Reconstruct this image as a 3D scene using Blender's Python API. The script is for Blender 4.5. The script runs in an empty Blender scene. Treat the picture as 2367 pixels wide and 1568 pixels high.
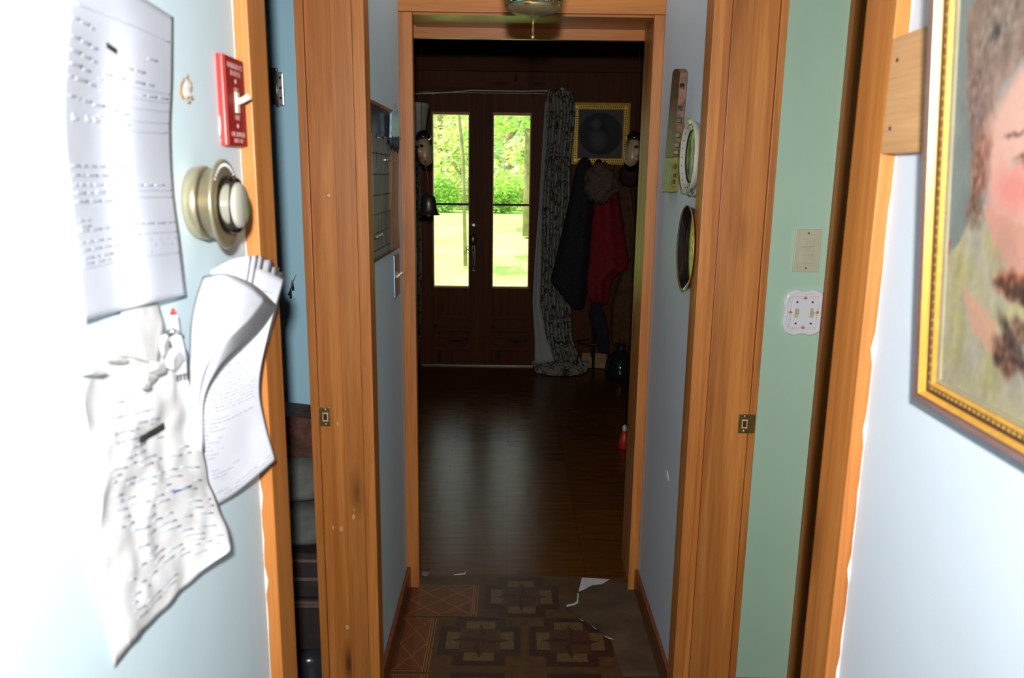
import bpy, bmesh, math, random
from math import sin, cos, pi, radians, tan, atan2, sqrt
from mathutils import Vector, Matrix, noise
random.seed(7)
SC = bpy.context.scene
COL = SC.collection

# ------------------------------------------------------------------ camera
W, HH, F = 2367., 1568., 1805.
PITCH, ROLL, YAW, CAMZ = radians(11.85), radians(.72), radians(.2), 1.5
cd = bpy.data.cameras.new('camera'); cam = bpy.data.objects.new('camera', cd); COL.objects.link(cam)
RM = Matrix.Rotation(-YAW, 3, 'Z') @ Matrix.Rotation(pi/2-PITCH, 3, 'X') @ Matrix.Rotation(ROLL, 3, 'Z')
cam.matrix_world = Matrix.Translation((0, 0, CAMZ)) @ RM.to_4x4()
cd.sensor_width = 23.6; cd.lens = F/W*23.6; cd.clip_start = .02; cd.clip_end = 300
cd.dof.use_dof = True; cd.dof.focus_distance = 3.0; cd.dof.aperture_fstop = 4.0
SC.camera = cam

# ------------------------------------------------------------------ light
wd = bpy.data.worlds.new('sky'); SC.world = wd; wd.use_nodes = True
nt = wd.node_tree; bgn = nt.nodes['Background']
sky = nt.nodes.new('ShaderNodeTexSky'); sky.sky_type = 'HOSEK_WILKIE'
sky.sun_direction = Vector((-.55, -.12, .8)).normalized(); sky.turbidity = 4.5; sky.ground_albedo = .3
mixw = nt.nodes.new('ShaderNodeMixRGB'); mixw.inputs[0].default_value = .45; mixw.inputs[2].default_value = (1, 1, .97, 1)
nt.links.new(sky.outputs[0], mixw.inputs[1]); nt.links.new(mixw.outputs[0], bgn.inputs[0])
bgn.inputs[1].default_value = 3.6
sl = bpy.data.lights.new('sun', 'SUN'); sl.energy = 11; sl.angle = .01; sl.color = (1, .96, .86)
so = bpy.data.objects.new('sun', sl); COL.objects.link(so)
so.rotation_euler = Vector((.55, .12, -.8)).to_track_quat('-Z', 'Y').to_euler()
FLASH = Vector((-.004, -.09, 1.60))
fl = bpy.data.lights.new('camera_flash', 'SPOT'); fl.energy = 140; fl.shadow_soft_size = .018
fl.spot_size = radians(128); fl.spot_blend = 1.; fl.color = (1, .985, .97)
fo = bpy.data.objects.new('camera_flash', fl); COL.objects.link(fo); fo.location = FLASH
fo.rotation_euler = Vector((0, cos(radians(11)), -sin(radians(11)))).to_track_quat('-Z', 'Y').to_euler()
hl = bpy.data.lights.new('hall_fill_light', 'AREA'); hl.shape = 'RECTANGLE'; hl.size = .5; hl.size_y = .5; hl.energy = 1.4; hl.color = (1, .97, .93)  # added soft fill without a fixture, lifts the corridor walls
ho = bpy.data.objects.new('hall_fill_light', hl); COL.objects.link(ho); ho.location = (.06, 2.3, 2.40)
SC.view_settings.view_transform = 'Standard'; SC.view_settings.look = 'None'
SC.view_settings.exposure = 0; SC.view_settings.gamma = 1; SC.view_settings.use_curve_mapping = False
SC.cycles.max_bounces = 8; SC.cycles.diffuse_bounces = 5; SC.cycles.transparent_max_bounces = 12
SC.cycles.sample_clamp_indirect = 6

# ------------------------------------------------------------------ measuring: a pixel of the photo meets a known plane of the place
def ray(x, y): return RM @ Vector(((x-W/2)/F, -(y-HH/2)/F, -1.))
CAMP = Vector((0, 0, CAMZ))
def onx(x, y, X): d = ray(x, y); return CAMP + d*(X/d.x)
def ony(x, y, Y): d = ray(x, y); return CAMP + d*(Y/d.y)
def onz(x, y, Z=0.): d = ray(x, y); return CAMP + d*((Z-CAMZ)/d.z)

# ------------------------------------------------------------------ materials
def new_mat(name):
    m = bpy.data.materials.new(name); m.use_nodes = True
    return m, m.node_tree, m.node_tree.nodes['Principled BSDF']
def N(t, kind, **kw):
    n = t.nodes.new(kind)
    for k, v in kw.items(): setattr(n, k, v)
    return n
def c4(c): return (c[0], c[1], c[2], 1)
def coords(t, scale=(1, 1, 1), island=True):
    tc = N(t, 'ShaderNodeTexCoord'); mp = N(t, 'ShaderNodeMapping'); mp.inputs['Scale'].default_value = scale
    if island:
        g = N(t, 'ShaderNodeNewGeometry'); mu = N(t, 'ShaderNodeMath', operation='MULTIPLY'); mu.inputs[1].default_value = 37.
        t.links.new(g.outputs['Random Per Island'], mu.inputs[0])
        va = N(t, 'ShaderNodeVectorMath', operation='ADD'); t.links.new(tc.outputs['Object'], va.inputs[0]); t.links.new(mu.outputs[0], va.inputs[1])
        t.links.new(va.outputs[0], mp.inputs[0])
    else: t.links.new(tc.outputs['Object'], mp.inputs[0])
    return mp.outputs[0]
def ramp(t, fac, stops):
    r = N(t, 'ShaderNodeValToRGB'); e = r.color_ramp.elements
    while len(e) < len(stops): e.new(.5)
    for i, (p, c) in enumerate(stops): e[i].position = p; e[i].color = c4(c)
    t.links.new(fac, r.inputs[0]); return r.outputs[0]
def noi(t, vec, scale, detail=4, rough=.5, dist=0.):
    n = N(t, 'ShaderNodeTexNoise'); n.inputs['Scale'].default_value = scale; n.inputs['Detail'].default_value = detail
    n.inputs['Roughness'].default_value = rough; n.inputs['Distortion'].default_value = dist; t.links.new(vec, n.inputs['Vector']); return n.outputs['Fac']
def bump(t, b, h, strength=.2, dist=.002):
    n = N(t, 'ShaderNodeBump'); n.inputs['Strength'].default_value = strength; n.inputs['Distance'].default_value = dist
    t.links.new(h, n.inputs['Height']); t.links.new(n.outputs[0], b.inputs['Normal'])
def plain(name, c, rough=.5, metal=0., vary=.12, scale=20., bmp=0., spec=.5):
    m, t, b = new_mat(name); v = coords(t, island=False)
    f = noi(t, v, scale)
    col = ramp(t, f, [(.3, [x*(1-vary) for x in c]), (.7, [min(1, x*(1+vary)) for x in c])])
    t.links.new(col, b.inputs['Base Color']); b.inputs['Roughness'].default_value = rough; b.inputs['Metallic'].default_value = metal
    b.inputs['Specular IOR Level'].default_value = spec
    if bmp: bump(t, b, f, bmp)
    return m
def wood(name, c1, c2, axis='Z', rough=.38, knots=True, grain=1., coat=0., spec=.45):
    m, t, b = new_mat(name)
    s = {'Z': (26, 26, 1.1), 'X': (1.1, 26, 26), 'Y': (26, 1.1, 26)}[axis]
    v = coords(t, s); f = noi(t, v, 1.0*grain, 6, .62, .6)
    col = ramp(t, f, [(.25, c2), (.5, [(a+b2)/2*1.04 for a, b2 in zip(c1, c2)]), (.72, c1)])
    fin = noi(t, coords(t, tuple(x*5 for x in s)), 1.4, 3)
    mx = N(t, 'ShaderNodeMixRGB', blend_type='MULTIPLY'); mx.inputs[0].default_value = .35
    t.links.new(col, mx.inputs[1]); t.links.new(ramp(t, fin, [(.3, (.6, .55, .5)), (.6, (1, 1, 1))]), mx.inputs[2]); out = mx.outputs[0]
    # each board a little lighter or darker
    g = N(t, 'ShaderNodeNewGeometry'); hv = N(t, 'ShaderNodeHueSaturation')
    mr = N(t, 'ShaderNodeMapRange'); mr.inputs[3].default_value = .82; mr.inputs[4].default_value = 1.12
    t.links.new(g.outputs['Random Per Island'], mr.inputs[0]); t.links.new(mr.outputs[0], hv.inputs['Value']); t.links.new(out, hv.inputs['Color']); out = hv.outputs[0]
    if knots:
        ks = {'Z': (9, 9, 2.3), 'X': (2.3, 9, 9), 'Y': (9, 2.3, 9)}[axis]
        vo = N(t, 'ShaderNodeTexVoronoi'); vo.inputs['Scale'].default_value = 1.; t.links.new(coords(t, ks), vo.inputs['Vector'])
        km = N(t, 'ShaderNodeMixRGB'); t.links.new(out, km.inputs[1]); km.inputs[2].default_value = c4([x*.22 for x in c2])
        t.links.new(ramp(t, vo.outputs['Distance'], [(.05, (.85,)*3), (.13, (.3,)*3), (.22, (0, 0, 0))]), km.inputs[0]); out = km.outputs[0]
    t.links.new(out, b.inputs['Base Color']); b.inputs['Roughness'].default_value = rough
    b.inputs['Specular IOR Level'].default_value = spec; b.inputs['Coat Weight'].default_value = coat; b.inputs['Coat Roughness'].default_value = .25
    bump(t, b, fin, .15, .001)
    return m
def paint(name, c, scuff=.25):
    m, t, b = new_mat(name); v = coords(t, island=False)
    big = noi(t, v, 2.2, 5, .6)
    col = ramp(t, big, [(.3, [x*.93 for x in c]), (.7, c)])
    s = noi(t, coords(t, (9, 9, 3), False), 1.5, 8, .7)
    mx = N(t, 'ShaderNodeMixRGB'); t.links.new(col, mx.inputs[1]); mx.inputs[2].default_value = c4([x*.5 for x in c])
    t.links.new(ramp(t, s, [(.64, (0,)*3), (.8, (scuff,)*3)]), mx.inputs[0])
    t.links.new(mx.outputs[0], b.inputs['Base Color']); b.inputs['Roughness'].default_value = .55
    bump(t, b, noi(t, v, 260, 3), .12, .0008)
    return m
M = {}
M['pine'] = wood('pine', (.60, .235, .055), (.30, .085, .012), 'Z', .46)
M['pine_h'] = wood('pine_across', (.58, .23, .05), (.38, .115, .018), 'X', .36)
M['pine_y'] = wood('pine_along', (.58, .23, .05), (.38, .115, .018), 'Y', .3, False)
M['ply'] = wood('plywood', (.62, .36, .17), (.5, .26, .11), 'Y', .5, False)
M['base'] = wood('dark_baseboard', (.20, .06, .022), (.11, .03, .012), 'Y', .35, False)
M['darkwood'] = wood('dark_stained_wood', (.14, .040, .009), (.07, .018, .005), 'Z', .5, spec=.12)
M['darkwood_h'] = wood('dark_stained_wood_across', (.14, .040, .009), (.07, .018, .005), 'X', .5, spec=.12)
M['blue'] = paint('pale_blue_paint', (.60, .74, .79)); M['blue_r'] = paint('pale_grey_blue_paint', (.62, .70, .78))
M['green'] = paint('mint_green_paint', (.46, .66, .50), .05)
M['teal'] = paint('sky_blue_paint', (.34, .58, .70), .5)
M['ceilwood'] = wood('brown_board_ceiling', (.22, .10, .035), (.12, .05, .018), 'X', .5, False)
M['paper'] = plain('white_paper', (.66, .68, .74), .7, vary=.03, scale=30)
M['paper_form'] = plain('form_paper', (.50, .53, .60), .7, vary=.03, scale=30)
M['paper_old'] = plain('worn_paper', (.58, .58, .58), .75, vary=.10, scale=25)
M['paper_edge'] = plain('bright_torn_paper', (.72, .73, .72), .8, vary=.06, scale=120)
M['ink'] = plain('grey_print', (.36, .38, .46), .8); M['ink2'] = plain('black_marker', (.02, .02, .022), .6); M['pen'] = plain('blue_pen', (.05, .08, .35), .6)
M['pale_ink'] = plain('faint_print', (.46, .50, .60), .8)
M['red'] = plain('red_plastic', (.62, .022, .012), .35, vary=.05); M['red_dull'] = plain('red_steel_plate', (.25, .010, .008), .55, vary=.1, spec=.25)
M['pinktext'] = plain('worn_white_lettering', (.5, .26, .24), .6)
M['ivory'] = plain('ivory_plastic', (.74, .68, .50), .35, vary=.04)
M['almond'] = plain('almond_plastic', (.56, .53, .38), .4, vary=.05)
M['champ'] = plain('champagne_metal', (.50, .45, .30), .32, .75, vary=.1)
M['champ_d'] = plain('tarnished_champagne_metal', (.25, .20, .11), .4, .55, vary=.25)
M['brass'] = plain('aged_brass', (.28, .20, .07), .35, .8, vary=.3, scale=60)
M['steel'] = plain('brushed_steel', (.5, .5, .5), .35, .85, vary=.1)
M['iron'] = plain('dark_iron', (.05, .04, .035), .45, .5)
M['gold'] = plain('gilt', (.55, .30, .05), .34, .35, vary=.12, scale=90)
M['gold_d'] = plain('dull_gilt', (.17, .11, .045), .5, .3, vary=.45, scale=400, bmp=.5)
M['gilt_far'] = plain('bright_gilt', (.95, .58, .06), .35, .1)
M['mauve'] = plain('mauve_brown_lacquer', (.22, .13, .12), .35, vary=.1)
M['dk'] = plain('dark_brown_lacquer', (.045, .02, .02), .4)
M['porcelain'] = plain('white_porcelain', (.80, .80, .84), .12, vary=.02)
M['leafpaint'] = plain('orange_leaf_paint', (.50, .20, .02), .4)
M['slot'] = plain('black_hole', (.02, .02, .02), .9)
M['white_pl'] = plain('white_plastic', (.7, .7, .7), .4)
M['black_cloth'] = plain('black_cloth', (.014, .013, .016), .9, vary=.4, scale=40)
M['navy_cloth'] = plain('navy_cloth', (.014, .013, .022), .9, vary=.3)
M['red_cloth'] = plain('dark_red_cloth', (.22, .004, .010), .85, vary=.25, scale=30)
M['maroon_cloth'] = plain('maroon_felt', (.045, .010, .010), .9, vary=.3)
M['fur'] = plain('grey_brown_fur', (.12, .075, .055), .95, vary=.5, scale=120, bmp=.8)
M['brown_cloth'] = plain('brown_cloth', (.10, .045, .015), .9, vary=.3)
M['plaster'] = plain('white_plaster', (.8, .78, .74), .9, vary=.1, scale=90, bmp=.3)
M['rust'] = plain('torn_paper_edge', (.45, .27, .12), .9, vary=.3)
M['mask'] = plain('painted_mask', (.36, .26, .15), .35, vary=.3, scale=14)
M['mask_red'] = plain('painted_red_lips', (.38, .07, .05), .4)
M['cord'] = plain('red_cord', (.5, .03, .015), .7)
M['bell'] = plain('pewter_bell_metal', (.17, .16, .13), .32, .85, vary=.15)
M['shade'] = plain('off_white_lampshade', (.45, .42, .37), .8, vary=.05)
M['bark'] = plain('tree_bark', (.26, .22, .14), .9, vary=.4, scale=6)
M['bag'] = plain('black_plastic_bag', (.03, .03, .04), .18, vary=.3, scale=8, bmp=.6)
M['greycloth'] = plain('grey_cloth', (.11, .115, .105), .85, vary=.5, scale=12)
M['darkbox'] = plain('dark_box', (.032, .024, .022), .6, vary=.3)
M['lid'] = plain('taupe_box_lid', (.15, .10, .085), .5)
M['brownw'] = plain('brown_wicker', (.07, .025, .015), .6, vary=.5, scale=60, bmp=.5)
M['debris'] = plain('lilac_grey_chip', (.22, .20, .24), .8)

def glassmat(name, tint=(1, 1, 1), refl=.09, rough=0.):
    m = bpy.data.materials.new(name); m.use_nodes = True; t = m.node_tree; t.nodes.clear()
    o = N(t, 'ShaderNodeOutputMaterial'); mx = N(t, 'ShaderNodeMixShader'); tr = N(t, 'ShaderNodeBsdfTransparent'); gl = N(t, 'ShaderNodeBsdfGlossy')
    lw = N(t, 'ShaderNodeFresnel'); lw.inputs[0].default_value = 1.5
    tr.inputs[0].default_value = c4(tint); gl.inputs['Roughness'].default_value = rough
    t.links.new(lw.outputs[0], mx.inputs[0]); t.links.new(tr.outputs[0], mx.inputs[1]); t.links.new(gl.outputs[0], mx.inputs[2]); t.links.new(mx.outputs[0], o.inputs[0])
    return m
M['glass'] = glassmat('window_glass', (.97, .99, .96), rough=.004)
M['clear'] = glassmat('clear_plastic', (.86, .86, .83), rough=.12)
M['teal_glass'] = plain('teal_opal_glass', (.10, .42, .36), .15, vary=.25, scale=30)

def leafmat(name, c):
    m = bpy.data.materials.new(name); m.use_nodes = True; t = m.node_tree; t.nodes.clear()
    o = N(t, 'ShaderNodeOutputMaterial'); mx = N(t, 'ShaderNodeMixShader'); mx.inputs[0].default_value = .55
    d = N(t, 'ShaderNodeBsdfDiffuse'); tl = N(t, 'ShaderNodeBsdfTranslucent'); g = N(t, 'ShaderNodeNewGeometry')
    r = ramp(t, g.outputs['Random Per Island'], [(0, [x*.55 for x in c]), (1, [min(1, x*1.35) for x in c])])
    t.links.new(r, d.inputs[0]); t.links.new(r, tl.inputs[0])
    t.links.new(d.outputs[0], mx.inputs[1]); t.links.new(tl.outputs[0], mx.inputs[2]); t.links.new(mx.outputs[0], o.inputs[0])
    return m
M['leaf'] = leafmat('bright_green_leaves', (.52, .76, .24)); M['leaf2'] = leafmat('yellow_green_leaves', (.70, .82, .36)); M['leaf3'] = leafmat('mid_green_leaves', (.58, .76, .36))

# ------------------------------------------------------------------ mesh building
ORG = {}
class MB:
    def __init__(s): s.bm = bmesh.new(); s.mi = 0
    def _f(s, vs, mi=None, sm=False):
        try: f = s.bm.faces.new(vs)
        except ValueError: return None
        f.material_index = s.mi if mi is None else mi; f.smooth = sm; return f
    def box(s, x0, x1, y0, y1, z0, z1, mi=None, bev=0.):
        x0, x1 = sorted((x0, x1)); y0, y1 = sorted((y0, y1)); z0, z1 = sorted((z0, z1))
        v = [s.bm.verts.new(p) for p in ((x0,y0,z0),(x1,y0,z0),(x1,y1,z0),(x0,y1,z0),(x0,y0,z1),(x1,y0,z1),(x1,y1,z1),(x0,y1,z1))]
        fs = [s._f([v[i] for i in q], mi) for q in ((3,2,1,0),(4,5,6,7),(0,1,5,4),(1,2,6,5),(2,3,7,6),(3,0,4,7))]
        if bev:
            es = {e for f in fs for e in f.edges}
            r = bmesh.ops.bevel(s.bm, geom=list(es), offset=bev, segments=2, affect='EDGES', profile=.6)
            for f in r['faces']: f.material_index = s.mi if mi is None else mi
        return s
    def tube(s, pts, r, seg=8, mi=None, caps=True):
        pts = [Vector(p) for p in pts]; rs = r if isinstance(r, (list, tuple)) else [r]*len(pts); rings = []
        up = None
        for i, p in enumerate(pts):
            d = (pts[min(i+1, len(pts)-1)] - pts[max(i-1, 0)]).normalized()
            if up is None: up = Vector((0, 0, 1)) if abs(d.z) < .9 else Vector((0, 1, 0))
            a = d.cross(up).normalized(); b = a.cross(d).normalized(); up = b
            rings.append([s.bm.verts.new(p + (a*cos(t*2*pi/seg) + b*sin(t*2*pi/seg))*rs[i]) for t in range(seg)])
        for A, B in zip(rings, rings[1:]):
            for t in range(seg): s._f([A[t], A[(t+1) % seg], B[(t+1) % seg], B[t]], mi, True)
        if caps: s._f(rings[0][::-1], mi); s._f(rings[-1], mi)
        return s
    def lathe(s, c, prof, axis='Z', seg=32, mi=None, sy=1., mis=None, sx=1.):
        c = Vector(c); rings = []
        for (h, r) in prof:
            ring = []
            for t in range(seg):
                a = t*2*pi/seg; u, v = cos(a)*r*sx, sin(a)*r*sy
                ring.append(s.bm.verts.new(c + {'Z': Vector((u, v, h)), 'X': Vector((h, u, v)), 'Y': Vector((u, h, v))}[axis]))
            rings.append(ring)
        for i, (A, B) in enumerate(zip(rings, rings[1:])):
            m = mis[i] if mis else mi
            for t in range(seg): s._f([A[t], A[(t+1) % seg], B[(t+1) % seg], B[t]], m, True)
        s._f(rings[0][::-1], mis[0] if mis else mi); s._f(rings[-1], mis[-1] if mis else mi)
        return s
    def poly(s, pts, ext, mi=None):      # flat outline given a thickness vector
        a = [s.bm.verts.new(p) for p in pts]; e = Vector(ext); b = [s.bm.verts.new(Vector(p)+e) for p in pts]
        s._f(a[::-1], mi); s._f(b, mi)
        for i in range(len(a)): s._f([a[i], a[(i+1) % len(a)], b[(i+1) % len(a)], b[i]], mi)
        return s
    def grid(s, P, mi=None, sm=True):    # P[row][col] of points
        V = [[s.bm.verts.new(p) for p in row] for row in P]
        for i in range(len(V)-1):
            for j in range(len(V[0])-1): s._f([V[i][j], V[i][j+1], V[i+1][j+1], V[i+1][j]], mi, sm)
        return V
    def build(s, name, mats, parent=None, loc=None, thick=0., smooth=False, sub=0, bev=0.):
        if not isinstance(mats, (list, tuple)): mats = [mats]
        me = bpy.data.meshes.new(name)
        org = ORG[parent.name] if parent is not None else Vector(loc) if loc is not None else None
        if org is None:
            vs = [v.co for v in s.bm.verts]
            lo = [min(v[i] for v in vs) for i in range(3)]; hi = [max(v[i] for v in vs) for i in range(3)]
            org = Vector(((lo[0]+hi[0])/2, (lo[1]+hi[1])/2, lo[2]))
        bmesh.ops.recalc_face_normals(s.bm, faces=s.bm.faces[:]) if not getattr(s, 'keep', False) else None
        for v in s.bm.verts: v.co -= org
        s.bm.to_mesh(me); s.bm.free()
        for m in mats: me.materials.append(M[m] if isinstance(m, str) else m)
        o = bpy.data.objects.new(name, me); COL.objects.link(o); ORG[o.name] = org
        if parent is not None: o.parent = parent
        else: o.location = org
        if smooth:
            for p in me.polygons: p.use_smooth = True
        if bev:
            b = o.modifiers.new('bevel', 'BEVEL'); b.width = bev; b.segments = 2; b.limit_method = 'ANGLE'
        if thick:
            k = o.modifiers.new('solid', 'SOLIDIFY'); k.thickness = thick; k.offset = 0
        if sub:
            k = o.modifiers.new('sub', 'SUBSURF'); k.levels = k.render_levels = sub
        return o
def tag(o, label, cat, group=None, kind=None):
    o['label'] = label; o['category'] = cat
    if group: o['group'] = group
    if kind: o['kind'] = kind
    return o
def struct(o, label=None):
    o['kind'] = 'structure'
    if label: o['label'] = label
    return o
def empty(name, loc):
    o = bpy.data.objects.new(name, None); COL.objects.link(o); o.location = loc; o.empty_display_size = .05; ORG[o.name] = Vector(loc); return o
def text_mesh(name, body, size, mat, parent, origin, right, up, thick=.0006):
    cu = bpy.data.curves.new(name, 'FONT'); cu.body = body; cu.size = size; cu.align_x = 'CENTER'; cu.align_y = 'CENTER'; cu.extrude = thick
    t = bpy.data.objects.new(name+'_curve', cu); COL.objects.link(t)
    dg = bpy.context.evaluated_depsgraph_get(); dg.update()
    me = bpy.data.meshes.new_from_object(t.evaluated_get(dg)); bpy.data.objects.remove(t)
    r, u = Vector(right).normalized(), Vector(up).normalized(); n = r.cross(u)
    mt = Matrix((r, u, n)).transposed().to_4x4(); mt.translation = Vector(origin) - ORG[parent.name]
    me.transform(mt); me.materials.clear(); me.materials.append(M[mat])
    o = bpy.data.objects.new(name, me); COL.objects.link(o); o.parent = parent; ORG[o.name] = ORG[parent.name]; return o
def cr(a, b, c, d, t):
    return .5*((2*b) + (c-a)*t + (2*a-5*b+4*c-d)*t*t + (3*b-a-3*c+d)*t**3)
class Surf:     # a smooth sheet through a coarse grid of points
    def __init__(s, rows): s.R = rows; s.n = len(rows); s.m = len(rows[0])
    def __call__(s, u, v):            # u across, v down, 0..1
        x = min(max(u, 0), 1)*(s.m-1); y = min(max(v, 0), 1)*(s.n-1)
        j = min(int(x), s.m-2); i = min(int(y), s.n-2); fx, fy = x-j, y-i
        def P(i, j):
            if j < 0: return P(i, 0)*2 - P(i, 1)
            if j > s.m-1: return P(i, s.m-1)*2 - P(i, s.m-2)
            if i < 0: return P(0, j)*2 - P(1, j)
            if i > s.n-1: return P(s.n-1, j)*2 - P(s.n-2, j)
            return s.R[i][j]
        c = [cr(P(i+k, j-1), P(i+k, j), P(i+k, j+1), P(i+k, j+2), fx) for k in (-1, 0, 1, 2)]
        return cr(*c, fy)
    def nrm(s, u, v):
        e = .004; a = s(u+e, v) - s(u-e, v); b = s(u, v+e) - s(u, v-e); n = a.cross(b)
        return n.normalized() if n.length else Vector((1, 0, 0))
def sheet(mb, S, nu=24, nv=32, mi=0, jit=0., crumple=0., sc=30.):
    P = []
    for i in range(nv+1):
        row = []
        for j in range(nu+1):
            p = S(j/nu, i/nv)
            if crumple: p = p + Vector((1, 0, 0))*crumple*noise.noise(p*sc)
            row.append(p)
        P.append(row)
    mb.grid(P, mi)
def ink(mb, S, u0, u1, v, h=.006, mi=1, v1=None, off=.0008, n=None, crumple=0., sc=30.):
    v1 = v if v1 is None else v1; n = n or max(2, int(abs(u1-u0)*30)); A, B = [], []
    for k in range(n+1):
        t = k/n; u = u0+(u1-u0)*t; vv = v+(v1-v)*t; nn = S.nrm(u, vv)
        if nn.dot(CAMP - S(u, vv)) < 0: nn = -nn
        for L, q in ((A, vv-h/2), (B, vv+h/2)):
            p = S(u, q)
            if crumple: p = p + Vector((1, 0, 0))*crumple*noise.noise(p*sc)
            L.append(p + nn*off)
    mb.grid([A, B], mi)
def words(mb, S, u0, u1, v, h=.008, mi=1, dens=.85, rnd=random, slope=0., **k):
    u = u0
    while u < u1:
        w = min(rnd.uniform(.035, .12), u1-u)
        if rnd.random() < dens: ink(mb, S, u, u+w, v+slope*(u-u0), h*rnd.uniform(.45, .65), mi, n=4, **k)
        u += w + .010

# ================================================================== SETTING
XL, XR = -.366, .485            # hall side walls
YN0, YN1 = 1.16, 1.93           # left room opening
RN0, RN1 = 1.10, 1.935          # right room opening
YD0, YD1 = 2.66, 2.90           # the wall with the doorway into the front room
HC = 2.42
# floors --------------------------------------------------------------
def floor_material(name, c1, c2, line, tile, rough):
    m, t, b = new_mat(name); b.inputs['Specular IOR Level'].default_value = .17; v = coords(t, island=False)
    f = noi(t, coords(t, (3, 22, 3), False), 2., 6, .6)
    col = ramp(t, f, [(.3, c2), (.7, c1)])
    br = N(t, 'ShaderNodeTexBrick'); t.links.new(v, br.inputs['Vector']); br.offset = 0; br.squash = 1
    br.inputs['Scale'].default_value = 1.; br.inputs['Brick Width'].default_value = tile; br.inputs['Row Height'].default_value = tile; br.inputs['Mortar Size'].default_value = .004
    br.inputs['Color1'].default_value = (1, 1, 1, 1); br.inputs['Color2'].default_value = (.75, .75, .75, 1); br.inputs['Mortar'].default_value = c4(line)
    mx = N(t, 'ShaderNodeMixRGB', blend_type='MULTIPLY'); mx.inputs[0].default_value = 1; t.links.new(col, mx.inputs[1]); t.links.new(br.outputs[0], mx.inputs[2])
    t.links.new(mx.outputs[0], b.inputs['Base Color']); b.inputs['Roughness'].default_value = rough
    bump(t, b, noi(t, v, 14, 5, .6), .25, .004)
    return m
M['f_room'] = floor_material('brown_parquet_vinyl', (.155, .056, .007), (.095, .03, .004), (.72, .72, .72), .305, .25)
M['f_hall'] = plain('brown_vinyl_ground', (.085, .036, .010), .45, vary=.25, scale=30)
M['f_red'] = wood('russet_vinyl_parquet', (.20, .06, .013), (.13, .036, .009), 'Y', .4, False, 1.6)
M['f_cream'] = plain('tan_vinyl', (.125, .07, .022), .42, vary=.25, scale=60); M['f_dark'] = plain('dark_brown_vinyl', (.042, .014, .007), .42, vary=.3, scale=60)
M['f_mid'] = plain('mid_brown_vinyl', (.075, .026, .011), .42, vary=.25, scale=60)
M['f_line'] = plain('orange_brown_vinyl_line', (.30, .12, .035), .45)
M['f_sub'] = plain('worn_brown_underlay', (.085, .048, .022), .8, vary=.45, scale=9, bmp=.3)
f = MB(); f.box(-2.6, 2.6, -3.12, 2.735, -.08, 0, 0)
z = .0006
def fl_poly(pts, mi, dz=0.): f._f([f.bm.verts.new((x, y, z+dz)) for x, y in pts], mi)
def rect(x0, y0, x1, y1, mi, dz=0.): fl_poly([(x0, y0), (x1, y0), (x1, y1), (x0, y1)], mi, dz)
def star_tile(cx, cy, s=.135):
    rect(cx-s, cy-s, cx+s, cy+s, 3)                                    # dark square
    k = s*.62
    for sx in (-1, 1):
        for sy in (-1, 1):
            a, b_ = sorted((sx*k, sx*s)); c, d = sorted((sy*k, sy*s)); rect(cx+a, cy+c, cx+b_, cy+d, 0, .0002)          # corner squares
            a, b_ = sorted((sx*.17*s, sx*.52*s)); c, d = sorted((sy*.17*s, sy*.52*s))
    w, L, q = s*.36, s*.82, s*.42
    for dx, dy in ((1, 0), (-1, 0), (0, 1), (0, -1)):                  # pale bars of the cross
        if dx: rect(cx+min(dx*L, dx*q), cy-w, cx+max(dx*L, dx*q), cy+w, 2, .0003)
        else: rect(cx-w, cy+min(dy*L, dy*q), cx+w, cy+max(dy*L, dy*q), 2, .0003)
    for sx in (-1, 1):                                                 # mid squares of the star
        for sy in (-1, 1):
            x0, x1 = sorted((cx+sx*.08*s, cx+sx*.5*s)); y0, y1 = sorted((cy+sy*.08*s, cy+sy*.5*s)); rect(x0, y0, x1, y1, 4 if sx*sy > 0 else 5, .0004)
    for a in range(4):                                                 # pinwheel points
        ca, sa = cos(a*pi/2), sin(a*pi/2)
        R_ = lambda x, y: (cx+(x*ca-y*sa)*s, cy+(x*sa+y*ca)*s)
        fl_poly([R_(0, 0), R_(.3, -.14), R_(.72, 0)], 3, .0005); fl_poly([R_(0, 0), R_(.72, 0), R_(.3, .14)], 4, .0005)
for cx, cy in ((.055, 2.585), (-.085, 2.31), (.212, 2.31), (-.085, 2.005), (.212, 2.005), (-.085, 1.70), (.212, 1.70)): star_tile(cx, cy)
def parquet_tile(x0, y0, x1, y1):
    rect(x0, y0, x1, y1, 5)
    rect(x0+.01, y0+.01, x1-.01, y1-.01, 1, .0002)
    w_ = .0022; n_ = max(1, round((x1-x0)/(y1-y0)*2)); st = (x1-.03-x0)/n_
    for k in range(n_):                                                # diamonds crossing diamonds
        a, b_ = x0+.008+k*st, x0+.008+(k+1)*st
        for c, d in ((y0+.012, (y0+y1)/2), ((y0+y1)/2, y1-.012)):
            fl_poly([(a, c-w_), (a, c+w_), (b_, d+w_), (b_, d-w_)], 8, .0004); fl_poly([(a, d-w_), (a, d+w_), (b_, c+w_), (b_, c-w_)], 8, .0005)
    for xx in (x1-.022, x1-.014, x1-.005): rect(xx, y0, xx+.003, y1, 8, .0004)
    for yy in (y0+.003, y1-.006): rect(x0, yy, x1-.022, yy+.003, 8, .0004)
parquet_tile(-.352, 2.45, -.10, 2.665); parquet_tile(-.352, 2.14, -.235, 2.44); parquet_tile(-.352, 1.83, -.235, 2.13)
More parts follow.
